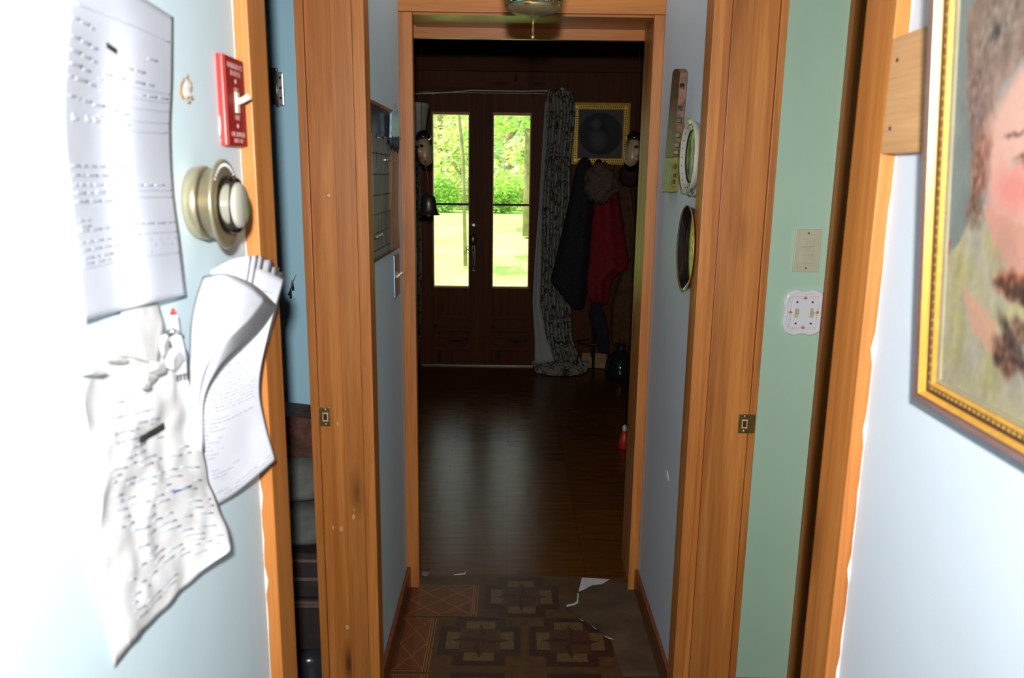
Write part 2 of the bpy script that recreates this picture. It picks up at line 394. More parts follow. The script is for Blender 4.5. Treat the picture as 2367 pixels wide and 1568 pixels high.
# where the vinyl is torn away the underlay shows, edged with white backing
torn = [onz(x, y) for x, y in ((1352,1352),(1385,1352),(1412,1345),(1462,1352),(1478,1372),(1560,1566),(1440,1566),(1412,1480),(1370,1450),(1338,1428),(1308,1404),(1330,1396),(1338,1380))]
f._f([f.bm.verts.new((p.x, p.y, .0018)) for p in torn], 6)
for ring in (((1345,1337),(1410,1341),(1392,1352),(1368,1355),(1350,1365),(1337,1370)), ((1335,1372),(1338,1376),(1336,1396),(1328,1401),(1309,1405),(1310,1400),(1326,1397),(1333,1392)),
             ((1338,1431),(1350,1438),(1346,1438)), ((1366,1446),(1380,1458),(1374,1455)), ((1392,1470),(1421,1481),(1408,1479))):
    f._f([f.bm.verts.new((onz(*p).x, onz(*p).y, .0026)) for p in ring], 7)
fl_o = f.build('floor', ['f_hall', 'f_red', 'f_cream', 'f_dark', 'f_mid', 'f_mid', 'f_sub', 'paper_old', 'f_line'], loc=(0, 0, 0)); struct(fl_o)
struct(MB().box(-1.9, 1.6, 2.735, 6.22, -.08, .0, 0).build('floor_front_room', 'f_room', loc=(0, 0, 0)))

# hall walls ----------------------------------------------------------
def wall_mesh(name, mat, *boxes):
    w = MB()
    for b_ in boxes: w.box(*b_)
    return struct(w.build(name, mat, loc=(0, 0, 0)))
wall_mesh('wall_left', 'blue', (XL-.12, XL, -3.0, YN0-.02, 0, HC), (XL-.12, XL, YN0-.02, YN1+.02, 2.05, HC), (XL-.12, XL, YN1+.02, YD0, 0, HC))
wall_mesh('wall_right', 'blue_r', (XR, XR+.12, -3.0, RN0-.02, 0, HC), (XR, XR+.12, RN0-.02, RN1+.02, 2.05, HC), (XR, XR+.12, RN1+.02, YD0, 0, HC))
wall_mesh('wall_back', 'darkwood', (XL-.12, XR+.12, -3.12, -3.0, 0, HC))
wall_mesh('wall_doorway', 'blue', (-2.0, -.355, YD0, YD1-.10, 0, HC), (.48, 1.7, YD0, YD1-.02, 0, HC), (-.355, .48, YD0, YD1-.02, 2.03, HC))
wall_mesh('wall_side_room_left', 'teal', (-2.4, XL-.12, 2.20, 2.30, 0, HC), (-2.5, -2.4, -1.6, 2.3, 0, HC), (-2.5, XL-.12, -1.7, -1.6, 0, HC))
wall_mesh('wall_side_room_right', 'green', (XR+.12, 2.4, 2.13, 2.23, 0, HC), (2.4, 2.5, -1.6, 2.23, 0, HC), (XR+.12, 2.5, -1.7, -1.6, 0, HC))
wall_mesh('ceiling', 'ceilwood', (-2.6, 2.6, -3.12, YD0, HC, HC+.1))
# front room shell
wall_mesh('wall_front', 'darkwood', (-1.9, -.70, 6.1, 6.22, 0, 2.6), (.25, 1.6, 6.1, 6.22, 0, 2.6), (-.70, .25, 6.1, 6.22, 2.105, 2.6))
wall_mesh('wall_front_room_left', 'darkwood', (-2.0, -1.9, 2.66, 6.22, 0, 2.6)); wall_mesh('wall_front_room_right', 'darkwood', (1.6, 1.7, 2.66, 6.22, 0, 2.6))
wall_mesh('ceiling_front_room', 'darkwood_h', (-2.0, 1.7, 2.66, 6.22, 2.55, 2.68))
t_ = MB(); t_.box(-1.9, 1.6, 6.06, 6.1, 2.255, 2.285); t_.box(-1.9, 1.6, 6.075, 6.1, 2.285, 2.5)
struct(t_.build('trim_1', 'darkwood_h', loc=(0, 6.08, 2.25)), 'dark stained picture rail and frieze board above the front doors')
for i, y in enumerate((4.5, 5.4)):
    struct(MB().box(-1.9, 1.6, y, y+.12, 2.38, 2.55).build('trim_%d' % (2+i), 'darkwood_h', loc=(0, y, 2.38)), 'dark ceiling beam in the front room')

# door casings and jambs ---------------------------------------------
def casing(name, boxes, label, mat='pine', bev=.0015):
    w = MB()
    for b_ in boxes: w.box(*b_, bev=bev)
    o = w.build(name, mat); return struct(o, label)
TC = .019
# near casings
nl = casing('trim_4', [(XL, XL+TC, 1.085, 1.163, 0, 2.15), (XL-.12, XL-.002, YN0-.022, YN0-.003, 0, 2.05)], 'near casing of the left doorway, orange stained pine')
nr = casing('trim_5', [(XR, XR+TC*-1, 1.012, 1.098, 0, 2.15), (XR+.002, XR+.12, RN0-.022, RN0-.003, 0, 2.05)], 'near casing of the right doorway, orange stained pine')
# far casings with their jambs, each board its own strip
jl = casing('trim_6', [(-.375, XL+TC, 1.925, 1.992, 0, 2.15), (-.488, -.3755, 1.936, 1.955, 0, 2.05), (-.425, -.3755, 1.924, 1.9355, 0, 2.05), (-.509, -.4885, 1.928, 1.99, 0, 2.13)], 'far jamb and casing of the left doorway, honey coloured pine')
jr = casing('trim_7', [(.494, XR-TC, 1.93, 2.0, 0, 2.15), (.4945, .625, 1.946, 1.965, 0, 2.05), (.512, .561, 1.934, 1.9455, 0, 2.05), (.6255, .643, 1.938, 2.0, 0, 2.13)], 'far jamb and casing of the right doorway, honey coloured pine')
casing('trim_8', [(XL-.12, XL+TC, 1.09, 1.99, 2.051, 2.15)], 'head casing of the left doorway', 'pine_y'); casing('trim_9', [(XR-TC, XR+.12, 1.02, 1.99, 2.051, 2.15)], 'head casing of the right doorway', 'pine_y')
def chip_line(parent, x_, y_, z0, z1, sx, seed):
    rr = random.Random(seed); m = MB(); n = 90; A, Bq = [], []
    for k in range(n+1):
        zz = z0+(z1-z0)*k/n; w = .0005+max(0, rr.gauss(0, .0006))+(.003 if rr.random() < .06 else 0)
        A.append(Vector((x_, y_-.0006, zz))); Bq.append(Vector((x_+sx*w, y_-.0006, zz)))
    m.grid([A, Bq], 0, False); o = m.build('paint_edge', 'plaster', parent, thick=.0003); o['label'] = 'ragged white paint line'
def strike(parent, x0, x1, z0, z1, y, hx):
    s = MB(); s.box(x0, x1, y-.002, y, z0, z1, 0, bev=.0015)
    cx = hx; cz = (z0+z1)/2
    s.box(cx-.0075, cx+.0075, y-.0035, y-.0019, cz-.012, cz+.012, 1)
    s.box(cx-.0045, cx+.0045, y-.0042, y-.003, cz-.008, cz+.008, 2)
    for dz in (-.020, .020): s.lathe((cx, y-.002, cz+dz), [(0, .0035), (-.0012, .003), (-.0016, .0012)], 'Y', 10, 3)
    o = s.build('strike_plate', ['brass', 'ply', 'slot', 'steel'], parent); o['label'] = 'tarnished brass strike plate'; return o
chip_line(nl, XL, 1.085, .05, 2.1, 1, 3); chip_line(nr, XR, 1.012, .05, 2.1, -1, 5)
strike(jl, -.503, -.461, .857, .908, 1.936, -.473); strike(jr, .596, .638, .852, .903, 1.934, .611)
for px, py, rx_, rz_ in ((786, 1229, .006, .010), (767, 1226, .003, .008), (817, 1196, .005, .009), (818, 1180, .002, .006), (757, 452, .006, .006), (778, 985, .004, .010), (800, 1458, .006, .008)):
    p = ony(px, py, 1.9235); m = MB(); m.lathe((p.x, 1.9242 if p.x > -.425 and p.x < -.375 else 1.936, p.z), [(0, 1.), (-.0004, .8), (-.0006, .1)], 'Y', 12)
    for v in m.bm.verts: v.co.x = p.x+(v.co.x-p.x)*rx_*(.8+.4*random.random()); v.co.z = p.z+(v.co.z-p.z)*rz_*(.8+.4*random.random())
    m.build('paint_fleck', 'ply', jl)
# far doorway: casing on the hall side, deep head and jambs, and a lintel behind
casing('trim_10', [(-.366, -.322, 2.642, 2.66, 0, 2.005), (.450, XR-.0005, 2.642, 2.66, 0, 2.005)], 'side casings of the doorway to the front room')
casing('trim_11', [(-.366, XR-.0005, 2.640, 2.66, 2.006, 2.085)], 'head casing over the doorway to the front room', 'pine_h')
casing('trim_12', [(-.355, -.336, 2.6605, 2.80, 0, 2.03), (.459, .479, 2.6605, 2.88, 0, 2.03)], 'deep side jambs of the front room doorway')
casing('trim_13', [(-.3355, .4585, 2.6605, 2.88, 2.0, 2.03)], 'head jamb of the front room doorway', 'pine_h')
casing('trim_14', [(-.48, .60, 2.881, 2.90, 1.965, 2.09)], 'low lintel board behind the doorway', 'pine_h')
# baseboards
for nm, a, b_, in (('baseboard_left', XL, XL+.013), ('baseboard_right', XR-.013, XR)):
    w = MB(); w.box(a, b_, 1.995 if a < 0 else 2.003, 2.641, 0, .085, bev=.003); struct(w.build(nm, 'base'))
# casing of another door on the green wall
casing('trim_15', [(.862, .95, 2.108, 2.13, 0, 2.1)], 'pine casing on the green wall beside the switch plates')

# ================================================================== FRONT DOORS
def front_door(name, x0, x1, gx0, gx1, label, lock):
    Y0, Y1 = 6.10, 6.145; d = MB()
    zt = 2.10; g0, g1 = .625, 1.962
    d.box(x0, gx0, Y0, Y1, .01, zt, 0); d.box(gx1, x1, Y0, Y1, .01, zt, 0)
    d.box(gx0, gx1, Y0, Y1, g1, zt, 0); d.box(gx0, gx1, Y0, Y1, .40, g0, 0); d.box(gx0, gx1, Y0, Y1, .01, .12, 0); d.box(gx0, gx1, Y0, Y1, .245, .275, 0)
    o = struct(d.build(name, 'darkwood', loc=((x0+x1)/2, Y0, 0)), label)
    for z0, z1 in ((.12, .245), (.275, .40)):
        p = MB(); p.box(gx0, gx1, Y0+.014, Y1-.01, z0, z1, 0); p.box(gx0+.03, gx1-.03, Y0+.006, Y0+.02, z0+.025, z1-.025, 0, bev=.004); p.build('panel', 'darkwood_h', o)
    st = MB()
    for a in ((gx0, gx0+.009, g0, g1), (gx1-.009, gx1, g0, g1)): st.box(a[0], a[1], Y0+.004, Y1+.02, a[2], a[3])
    st.box(gx0+.009, gx1-.009, Y0+.004, Y1+.03, g1-.02, g1); st.box(gx0+.009, gx1-.009, Y0+.004, Y1+.02, g0, g0+.012)
    q = st.build('glazing_bead', 'pine', o); q['label'] = 'pale orange wooden bead round the glass'
    MB().box(gx0+.009, gx1-.009, Y0-.002, Y0+.03, 1.268, 1.284).build('muntin', 'darkwood_h', o)
    for k, (yy, ax, az) in enumerate(((Y0+.015, .35, .3), (Y0+.028, -.4, -.1))):
        p = MB(); cx, cz = (gx0+gx1)/2, (g0+g1)/2; w2, h2 = (gx1-gx0)/2-.008, (g1-g0)/2-.01; R_ = Matrix.Rotation(radians(ax if x0 > -.3 else 0), 3, 'Z') @ Matrix.Rotation(radians(az), 3, 'X')
        p.box(-w2, w2, -.0008, .0008, -h2, h2)
        for v in p.bm.verts: v.co = R_ @ v.co + Vector((cx, yy, cz))
        p.build('window_pane', 'glass', o)
    return o
d1 = front_door('door_1', -.698, -.2238, -.606, -.318, 'left leaf of the dark double front doors', True)
d2 = front_door('door_2', -.2235, .25, -.145, .148, 'right leaf of the dark double front doors', False)
h = MB(); x, y = -.286, 6.10
h.lathe((x, y, 1.12), [(0, .029), (-.006, .029), (-.010, .020), (-.022, .018), (-.024, .010)], 'Y', 24); h.build('deadbolt', 'steel', d1)['label'] = 'round bright deadbolt'
h = MB(); h.lathe((x-.004, y, 1.01), [(0, .028), (-.008, .027), (-.012, .018), (-.03, .012), (-.045, .026), (-.06, .03), (-.068, .022), (-.071, .004)], 'Y', 24, sy=1.35); h.build('door_knob', 'bell', d1)
h = MB(); h.box(x-.012, x+.012, y-.004, y, .76, .96, bev=.002)
h.tube([(x, y-.004, .95), (x, y-.035, .93), (x, y-.04, .87), (x, y-.03, .81), (x, y-.004, .79)], [.006, .006, .008, .006, .006], 8)
h.lathe((x, y, .79), [(0, .018), (-.006, .018), (-.012, .008)], 'Y', 18); h.build('handle_plate', 'bell', d1)
k = MB(); k.tube([(x, y-.03, .925), (x-.03, y-.035, .93)], .0025, 6)
for dz, dx in ((.015, -.045), (-.012, -.047)): k.tube([(x+dx+.012*cos(a*pi/5), y-.035, .93+dz+.012*sin(a*pi/5)) for a in range(11)], .0022, 6)
k.build('key', 'brass', d1)
struct(MB().box(-.70, .25, 6.085, 6.2, 0, .009).build('trim_16', 'bell'), 'metal threshold under the double front doors')
struct(MB().box(-.70, .25, 6.075, 6.0999, 2.101, 2.18).build('trim_17', 'darkwood_h'), 'dark head casing over the front doors')
# white curtain track, bent, running across above the doors
c = [ony(x_, y_, 6.04) for x_, y_ in ((930,217),(1000,216),(1045,213),(1090,209),(1150,210),(1210,211),(1262,210),(1300,212),(1320,220))]
tk = empty('curtain_rod', c[4]); tag(tk, 'thin white bent curtain rod above the double front doors', 'curtain rod')
MB().tube(c, .0045, 8).build('rod', 'white_pl', tk)
for q in (c[1], c[6]): MB().tube([q, q+Vector((0, .06, 0))], .006, 8).build('bracket', 'white_pl', tk)

# ================================================================== OUTSIDE
def grass_mat():
    m, t, b = new_mat('sunlit_lawn'); v = coords(t, island=False)
    a = ramp(t, noi(t, v, 1.2, 6, .6), [(.35, (.36, .62, .12)), (.6, (.50, .70, .20)), (.8, (.62, .60, .30))])
    t.links.new(a, b.inputs['Base Color']); b.inputs['Roughness'].default_value = .9; bump(t, b, noi(t, v, 40, 4), .5, .03); return m
M['grass'] = grass_mat()
def gz(y):
    t = min(max((y-9.5)/11, 0), 1); return -.2 + .72*t*t*(3-2*t)
g = MB(); P = []
for i in range(41):
    yy = 6.4 + (i/40)**1.6*58; row = []
    for j in range(41):
        xx = (j/40-.5)*(16+yy*1.3); row.append(Vector((xx, yy, gz(yy) + .05*noise.noise(Vector((xx*.3, yy*.3, 0))))))
    P.append(row)
g.grid(P); tag(g.build('lawn', 'grass', loc=(0, 6.4, -.3)), 'bright sunlit mown lawn seen through the front door glass', 'lawn', kind='stuff')
def leaves(mb, c, r, n, s, mi=0, rnd=random):
    for _ in range(n):
        while True:
            q = Vector((rnd.uniform(-1, 1), rnd.uniform(-1, 1), rnd.uniform(-1, 1)))
            if .25 < q.length < 1: break
        p = Vector(c) + Vector((q.x*r[0], q.y*r[1], q.z*r[2])); 
        a = Vector((rnd.uniform(-1, 1), rnd.uniform(-1, 1), rnd.uniform(-.5, .5))).normalized(); b_ = a.cross(Vector((rnd.uniform(-.6, .6), rnd.uniform(-.6, .6), 1))).normalized()
        k_ = s*rnd.uniform(.6, 1.3)
        mb._f([mb.bm.verts.new(p + a*k_*u + b_*k_*.55*w) for u, w in ((-1, 0), (0, -.8), (1, 0), (0, .8))], mi)
def tree(px, Y, h_, r0, lean, crown, mat, label, n=1500, ls=.16, branches=()):
    base = ony(px, 500, Y); base.z = gz(Y)+.03; o = empty('tree', base)
    tag(o, label, 'tree', 'trees beyond the lawn')
    t = MB(); top = base + Vector((lean, 0, h_)); t.tube([base, base.lerp(top, .35)+Vector((.05, 0, 0)), base.lerp(top, .7)-Vector((.04, 0, 0)), top], [r0*1.25, r0, r0*.8, r0*.4], 10)
    for (f0, dx, dz, rr) in branches: 
        s_ = base.lerp(top, f0); t.tube([s_, s_+Vector((dx*.5, .2, dz*.35)), s_+Vector((dx, .3, dz))], [rr, rr*.7, rr*.3], 6)
    t.build('trunk', 'bark', o)
    l = MB(); l.keep = True
    for (dx, dz, rx, rz, nn) in crown: leaves(l, base+Vector((dx, random.uniform(-.6, .8), dz)), (rx, rx, rz), nn, ls)
    l.build('foliage', mat, o)
GR = 'trees beyond the lawn'
tree(1047, 25.5, 5.0, .085, .1, ((-.4, 1.9, .55, .40, 420), (.3, 2.3, .5, .35, 380), (-.1, 2.8, .8, .4, 420), (-.7, 1.3, .4, .3, 200)), 'leaf', 'slim dark trunk behind the upper left glass pane', ls=.09, branches=((.35, .7, .4, .03), (.4, -.5, .5, .03)))
tree(1076, 13, 5.0, .028, -.25, ((-.1, 2.2, .5, .35, 260), (-.5, 1.7, .4, .25, 160), (.2, 2.7, .6, .3, 220)), 'leaf2', 'thin pale leaning sapling by the right edge of the left pane', ls=.08, branches=((.3, -.5, .8, .02),))
tree(1222, 16, 5.5, .10, -.15, ((-.45, 2.3, .5, .3, 300), (.5, 1.9, .4, .4, 260), (-.5, 1.1, .45, .25, 240)), 'leaf', 'thick straight trunk behind the right edge of the right pane', ls=.09, branches=((.5, -.7, .5, .04),))
tree(1168, 21, 6.0, .10, .1, ((-.4, 2.2, .6, .5, 420), (.5, 2.9, .7, .5, 420), (-.3, 1.2, .5, .3, 260), (.4, 1.5, .5, .4, 260)), 'leaf2', 'forked trunk with yellow green leaves in the right pane', ls=.10, branches=((.3, .5, .9, .05), (.35, -.6, .8, .05)))
tree(1010, 23, 6.0, .08, .2, ((0, 2.0, .7, .5, 520), (-.3, 2.9, .9, .6, 520), (.6, 1.3, .5, .35, 300)), 'leaf2', 'tree with yellow green crown at the left edge of the left pane', ls=.11)
tree(1120, 30, 8.0, .14, 0, ((0, 2.4, 1.1, .9, 900), (-1.5, 3.2, 1.0, .7, 700), (-1.2, 1.6, 1.0, .6, 500), (1.3, 3.0, 1., .8, 600)), 'leaf3', 'broad tree standing far back between the two panes', ls=.13)
tree(1210, 33, 8.5, .16, 0, ((-.6, 2.0, 1.2, .7, 700), (.5, 3.2, 1.2, .7, 600)), 'leaf3', 'broad tree far back behind the right edge of the right pane', ls=.13)
tree(1018, 34, 8.5, .15, 0, ((0, 2.0, 1.3, .8, 700), (1.0, 3.3, 1.3, .6, 600), (-.7, 3.2, .8, .7, 400)), 'leaf', 'broad tree far back behind the left edge of the left pane', ls=.13)
for i, (px, Y, rx_, hh, lb) in enumerate(((1012, 21.0, .50, .95, 'leafy shrub at the lawn edge in the left pane, leftmost'), (1068, 22.6, .50, 1.15, 'leafy shrub at the lawn edge in the left pane, on the right'),
        (1152, 21.0, .50, .95, 'leafy shrub at the lawn edge in the right pane, on the left'), (1212, 22.6, .55, 1.2, 'leafy shrub at the lawn edge in the right pane, rightmost'))):
    b_ = ony(px, 500, Y); b_.z = gz(Y)-.02; l = MB(); l.keep = True
    leaves(l, b_+Vector((0, 0, hh*.5)), (rx_*1.15, .5, hh*.62), 2400, .065); s = l.build('shrub', 'leaf2' if i % 2 else 'leaf', loc=b_); tag(s, lb, 'shrub', 'shrubs along the lawn edge')
# ================================================================== OBJECTS
rn = random.Random(3)
WX = lambda x, y, off: onx(x, y, XL+off)          # a point at a given distance off the left wall
# ---- long form paper on the left wall
S = Surf([[WX(168, -75, .004), WX(250, -45, .008), WX(330, -5, .006), WX(401, 40, .002)],
          [WX(150, 110, .016), WX(235, 140, .004), WX(320, 165, .010), WX(400, 185, .003)],
          [WX(142, 280, .020), WX(230, 290, .006), WX(315, 300, .012), WX(396, 305, .003)],
          [WX(158, 440, .016), WX(240, 440, .004), WX(322, 440, .012), WX(402, 440, .006)],
          [WX(174, 590, .014), WX(260, 575, .006), WX(340, 562, .016), WX(416, 556, .010)],
          [WX(192, 742, .018), WX(276, 720, .010), WX(352, 700, .020), WX(429, 682, .014)]])
m = MB(); sheet(m, S, 30, 44); 
for v, u0, u1, h_ in ((.085, .05, .95, .003), (.255, .30, .97, .002), (.29, .32, .97, .002), (.325, .34, .96, .002), (.37, .30, .97, .003), (.405, .36, .95, .003), (.60, .25, .97, .003), (.625, .45, .97, .003), (.725, .05, .97, .003), (.765, .55, .97, .003), (.845, .03, .97, .003)): ink(m, S, u0, u1, v, h_, 2)
ink(m, S, .93, .934, .10, .001, 2); 
for v in (.12, .165, .20, .235, .27): words(m, S, .04, .28, v, .012, 1, rnd=rn, slope=.05)
for v, a, b_ in ((.20, .55, .72), (.155, .62, .95), (.235, .35, .9), (.275, .7, .95)): words(m, S, a, b_, v, .010, 1, rnd=rn)
words(m, S, .05, .60, .325, .011, 1, 1, rn, .06)
for u in (.08, .2, .27, .38, .46, .55): ink(m, S, u, u+.02, .385, .02, 2, n=2); ink(m, S, u+.02, u+.05, .388, .008, 2, n=2)
for v, b_ in ((.525, .55), (.553, .5), (.582, .9), (.608, .62), (.635, .40)): words(m, S, .05, b_, v, .010, 1 if b_ < .6 else 2, rnd=rn)
for v, a, b_ in ((.695, .05, .16), (.715, .05, .55), (.728, .05, .95), (.765, .05, .62), (.79, .05, .45), (.815, .05, .33), (.832, .05, .3), (.832, .40, .7)): words(m, S, a, b_, v, .009, 1, rnd=rn)
for k in range(7): ink(m, S, .68+k*.04, .71+k*.04, .81+.012*(-1)**k, .004, 1, v1=.80+.012*(-1)**(k+1), n=3)
ink(m, S, .64, .646, .80, .08, 2, n=2); ink(m, S, .36, .46, .155, .014, 3, v1=.165, n=4)
o = m.build('paper_form', ['paper_form', 'ink', 'pale_ink', 'ink2'], thick=.0003); tag(o, 'long white printed form curling off the left wall above the thermostat', 'paper')

# ---- sheaf of stapled papers curling out over the casing
root = empty('paper_sheaf', WX(520, 640, 0)); tag(root, 'thick sheaf of white papers fanned at the top and curled over the door casing', 'papers')
def sh(name, rows, mats=('paper', 'ink', 'pale_ink'), lines=None, nu=24, nv=30):
    S = Surf([[WX(*p) for p in r] for r in rows]); m = MB(); sheet(m, S, nu, nv)
    if lines: lines(m, S)
    return m.build(name, list(mats), root, thick=.0003)
def ln(m, S):
    ink(m, S, .62, .88, .085, .008, 1, v1=.115); words(m, S, .7, .88, .07, .005, 2, rnd=rn); words(m, S, .62, .85, .13, .004, 2, rnd=rn)
    for k in range(13): words(m, S, .10, .88 - .02*(k % 3), .335+k*.018, .006, 2, .95, rn)
    for k in range(11): words(m, S, .06, [.45, .85, .3, .4, .22, .5, .3, .15, .34, .25, .2][k], .59+k*.019, .005, 1, .9, rn)
    for k in range(4): words(m, S, .06, .5-.1*k, .84+k*.017, .005, 1, .9, rn)
    for k in range(2): words(m, S, .04, .95, .945+k*.02, .005, 1, .9, rn)
sh('back_sheet', [[(470, 650, .006), (540, 628, .022), (600, 622, .040), (657, 648, .055)],
                  [(455, 800, .006), (520, 800, .020), (585, 790, .036), (618, 780, .048)],
                  [(448, 930, .006), (505, 925, .018), (560, 905, .030), (600, 890, .040)],
                  [(462, 1050, .010), (515, 1040, .018), (570, 1010, .028), (612, 975, .040)],
                  [(500, 1170, .012), (548, 1140, .020), (590, 1105, .032), (637, 1064, .046)]], lines=ln, nu=30, nv=44)
for k, (cx_, cy_) in enumerate(((581, 591), (597, 590), (611, 592), (632, 601), (646, 619), (655, 630), (658, 641))):   # fanned corners, each sheet turned a little further
    o_ = .040-.0016*k; mx_ = (490+cx_)/2
    sh('sheet', [[(488-k, 626+3*k, .010), (mx_, (622+cy_)/2-6, o_*.62), (cx_, cy_, o_)],
                 [(474-k, 690, .010), (mx_-10, 700, o_*.60), (cx_-12-k, cy_+70, o_*.95)],
                 [(462-k, 790, .009), (mx_-24, 800, o_*.55), (cx_-30-k, cy_+150, o_*.85)]], nu=10, nv=10)
for k in range(7):                                   # thin stack of sheets folded over, bellying outward
    b_ = k*.0011; g = 2.0*k
    sh('folded_sheet', [[(486-3*k, 634+k, .014+b_), (530-g, 634, .040+b_), (590-g, 660, .054+b_), (640-2*g, 706-g, .060+b_)],
                        [(468-3*k, 690+k, .014+b_), (508-g, 700, .042+b_), (560-g, 716, .056+b_), (604-2*g, 752-g, .060+b_)],
                        [(458-3*k, 755, .014+b_), (488-g, 768, .038+b_), (526-g, 778, .050+b_), (556-2*g, 796-g, .054+b_)],
                        [(450-2*k, 830, .012+b_), (468-g, 840, .028+b_), (488-g, 846, .038+b_), (502-2*g, 852-g, .042+b_)],
                        [(446-k, 930, .009+b_), (454-k, 930, .016+b_), (462-k, 930, .021+b_), (470-g, 930, .024+b_)],
                        [(456-k, 1040, .006+b_), (462-k, 1042, .010+b_), (468-k, 1044, .013+b_), (474-k, 1046, .014+b_)]], nu=14, nv=26)
# ---- crumpled torn note below, with the smooth sheet behind it
root = empty('crumpled_notice', WX(340, 860, 0)); tag(root, 'crumpled worn printed notice with a blacked out line, hanging low on the left wall', 'paper')
S = Surf([[WX(160, 832, .002), WX(220, 812, .003), WX(300, 800, .003)], [WX(178, 1060, .003), WX(240, 1060, .004), WX(310, 1050, .004)],
          [WX(214, 1310, .003), WX(268, 1300, .004), WX(320, 1280, .004)], [WX(265, 1546, .003), WX(300, 1500, .006), WX(340, 1450, .008)]])
m = MB(); sheet(m, S, 12, 24); m.build('backing_sheet', ['paper_edge'], root, thick=.0004)
S = Surf([[WX(182, 838, .010), WX(260, 828, .016), WX(345, 822, .012), WX(432, 806, .014)],
          [WX(190, 930, .014), WX(270, 930, .008), WX(355, 918, .020), WX(442, 900, .018)],
          [WX(206, 1050, .012), WX(290, 1040, .018), WX(372, 1020, .012), WX(462, 1010, .016)],
          [WX(226, 1180, .012), WX(310, 1160, .010), WX(400, 1140, .018), WX(492, 1140, .022)],
          [WX(250, 1340, .014), WX(330, 1320, .016), WX(420, 1260, .016), WX(534, 1244, .040)],
          [WX(298, 1492, .022), WX(352, 1440, .020), WX(440, 1345, .022), WX(531, 1272, .044)]])
K = dict(crumple=.004, sc=38.)
m = MB(); sheet(m, S, 44, 60, **K)
for v, a, b_, mi in ((.13, .2, .55, 2), (.20, .18, .62, 1), (.235, .3, .6, 2), (.27, .2, .62, 1), (.30, .45, .66, 1), (.335, .22, .6, 1), (.37, .24, .55, 1), (.40, .3, .7, 2), (.43, .28, .5, 2)): words(m, S, a, b_, v, .008, mi, .95, rn, slope=-.06, off=.0024, **K)
for k in range(20):
    u_ = .12+.05*rn.random()
    while u_ < .9: w_ = rn.uniform(.05, .16); (ink(m, S, u_, min(.95, u_+w_), .47+k*.025-.05*u_, .004, 2, off=.0024, **K) if rn.random() < .6 else None); u_ += w_+.03
ink(m, S, .46, .72, .385, .030, 3, v1=.335, off=.002, n=8, **K)
ink(m, S, .66, .80, .60, .006, 4, v1=.575, off=.002, **K)
ink(m, S, .86, .98, .125, .004, 3, off=.002, **K); 
for u in (.86, .885, .91, .935, .96): ink(m, S, u, u+.009, .14, .026, 3, n=2, off=.002, **K)
m.build('worn_sheet', ['paper_old', 'ink', 'pale_ink', 'ink2', 'pen'], root, thick=.0004)
m = MB()       # bright torn edges and folds at the top
for (x, y, w_, h_, of) in ((215, 862, 40, 10, .02), (270, 832, 30, 14, .02), (340, 872, 26, 22, .026), (378, 800, 14, 34, .03), (365, 850, 30, 20, .03), (335, 890, 20, 14, .028), (400, 830, 26, 36, .026)):
    q = [WX(x+w_*cos(a*pi/4)*(.6+.4*rn.random()), y+h_*sin(a*pi/4)*(.6+.4*rn.random()), of+.006*rn.random()) for a in range(8)]; c_ = WX(x, y, of+.010)
    cv = m.bm.verts.new(c_); vs = [m.bm.verts.new(p) for p in q]
    for a in range(8): m._f([cv, vs[a], vs[(a+1) % 8]])
m.build('torn_edge', 'paper_edge', root, thick=.0005)
# grey envelope piece and pins above it
S = Surf([[WX(285, 712, .004), WX(325, 704, .008), WX(366, 696, .006)], [WX(266, 765, .006), WX(318, 765, .014), WX(378, 755, .010)], [WX(246, 818, .012), WX(310, 826, .020), WX(368, 850, .018)]])
m = MB(); sheet(m, S, 14, 14, crumple=.002, sc=50); tag(m.build('envelope_scrap', 'paper_old', thick=.0004), 'greyish folded scrap of paper between the long form and the crumpled notice', 'paper scrap')
root = empty('push_pin', WX(402, 760, 0)); tag(root, 'push pin with a red tip and white twist of paper right of the envelope scrap', 'pin')
m = MB(); m.tube([WX(400, 728, .012), WX(400, 713, .013)], [.0035, .0012], 8); m.build('tip', 'red', root)
m = MB(); m.tube([WX(400, 728, .012), WX(402, 760, .012), WX(414, 830, .010)], [.0045, .0055, .009], 8); m.build('paper_twist', 'paper', root)
m = MB(); m.tube([WX(388, 770, .016), WX(400, 764, .022), WX(414, 770, .018)], .003, 8); m.build('clip', 'steel', root)

# ---- round thermostat
cy, cz = .918, 1.464; root = empty('thermostat', (XL, cy, cz)); tag(root, 'round champagne metal thermostat with clear dial on the left wall', 'thermostat')
m = MB(); m.lathe((XL, cy, cz), [(0, .039), (.003, .041), (.014, .0425), (.016, .041)], 'X', 48); m.build('wall_ring', 'champ', root)
m = MB(); m.lathe((XL, cy, cz), [(.0155, .036), (.019, .036)], 'X', 40); m.build('dark_groove', 'iron', root)
m = MB(); m.lathe((XL, cy, cz), [(.019, .0385), (.0195, .0395), (.031, .0405), (.033, .046)], 'X', 48); m.build('housing', 'champ', root)
m = MB(); m.lathe((XL, cy, cz-.001), [(.033, .0475), (.0345, .049), (.036, .0485), (.037, .045), (.0365, .03)], 'X', 56, sy=1.05, mis=[0, 0, 0, 1, 1]); m.build('dial_flange', ['champ', 'champ_d'], root)
m = MB()
for k in range(14):
    t = radians(50+k*7); p = Vector((XL+.0372, cy+cos(t)*.040, cz+sin(t)*.042)); q = Vector((XL+.0372, cy+cos(t)*.0435, cz+sin(t)*.0455)); m.tube([p, q], .0006, 5)
m.build('scale_marks', 'paper', root)
m = MB(); m.lathe((XL, cy+.002, cz-.002), [(.0365, .034), (.046, .033), (.049, .031), (.050, .02), (.050, .001)], 'X', 48); M['dialgrey'] = plain('greyish_clear_plastic', (.34, .33, .28), .2); dc = m.build('dial_cover', 'clear', root)
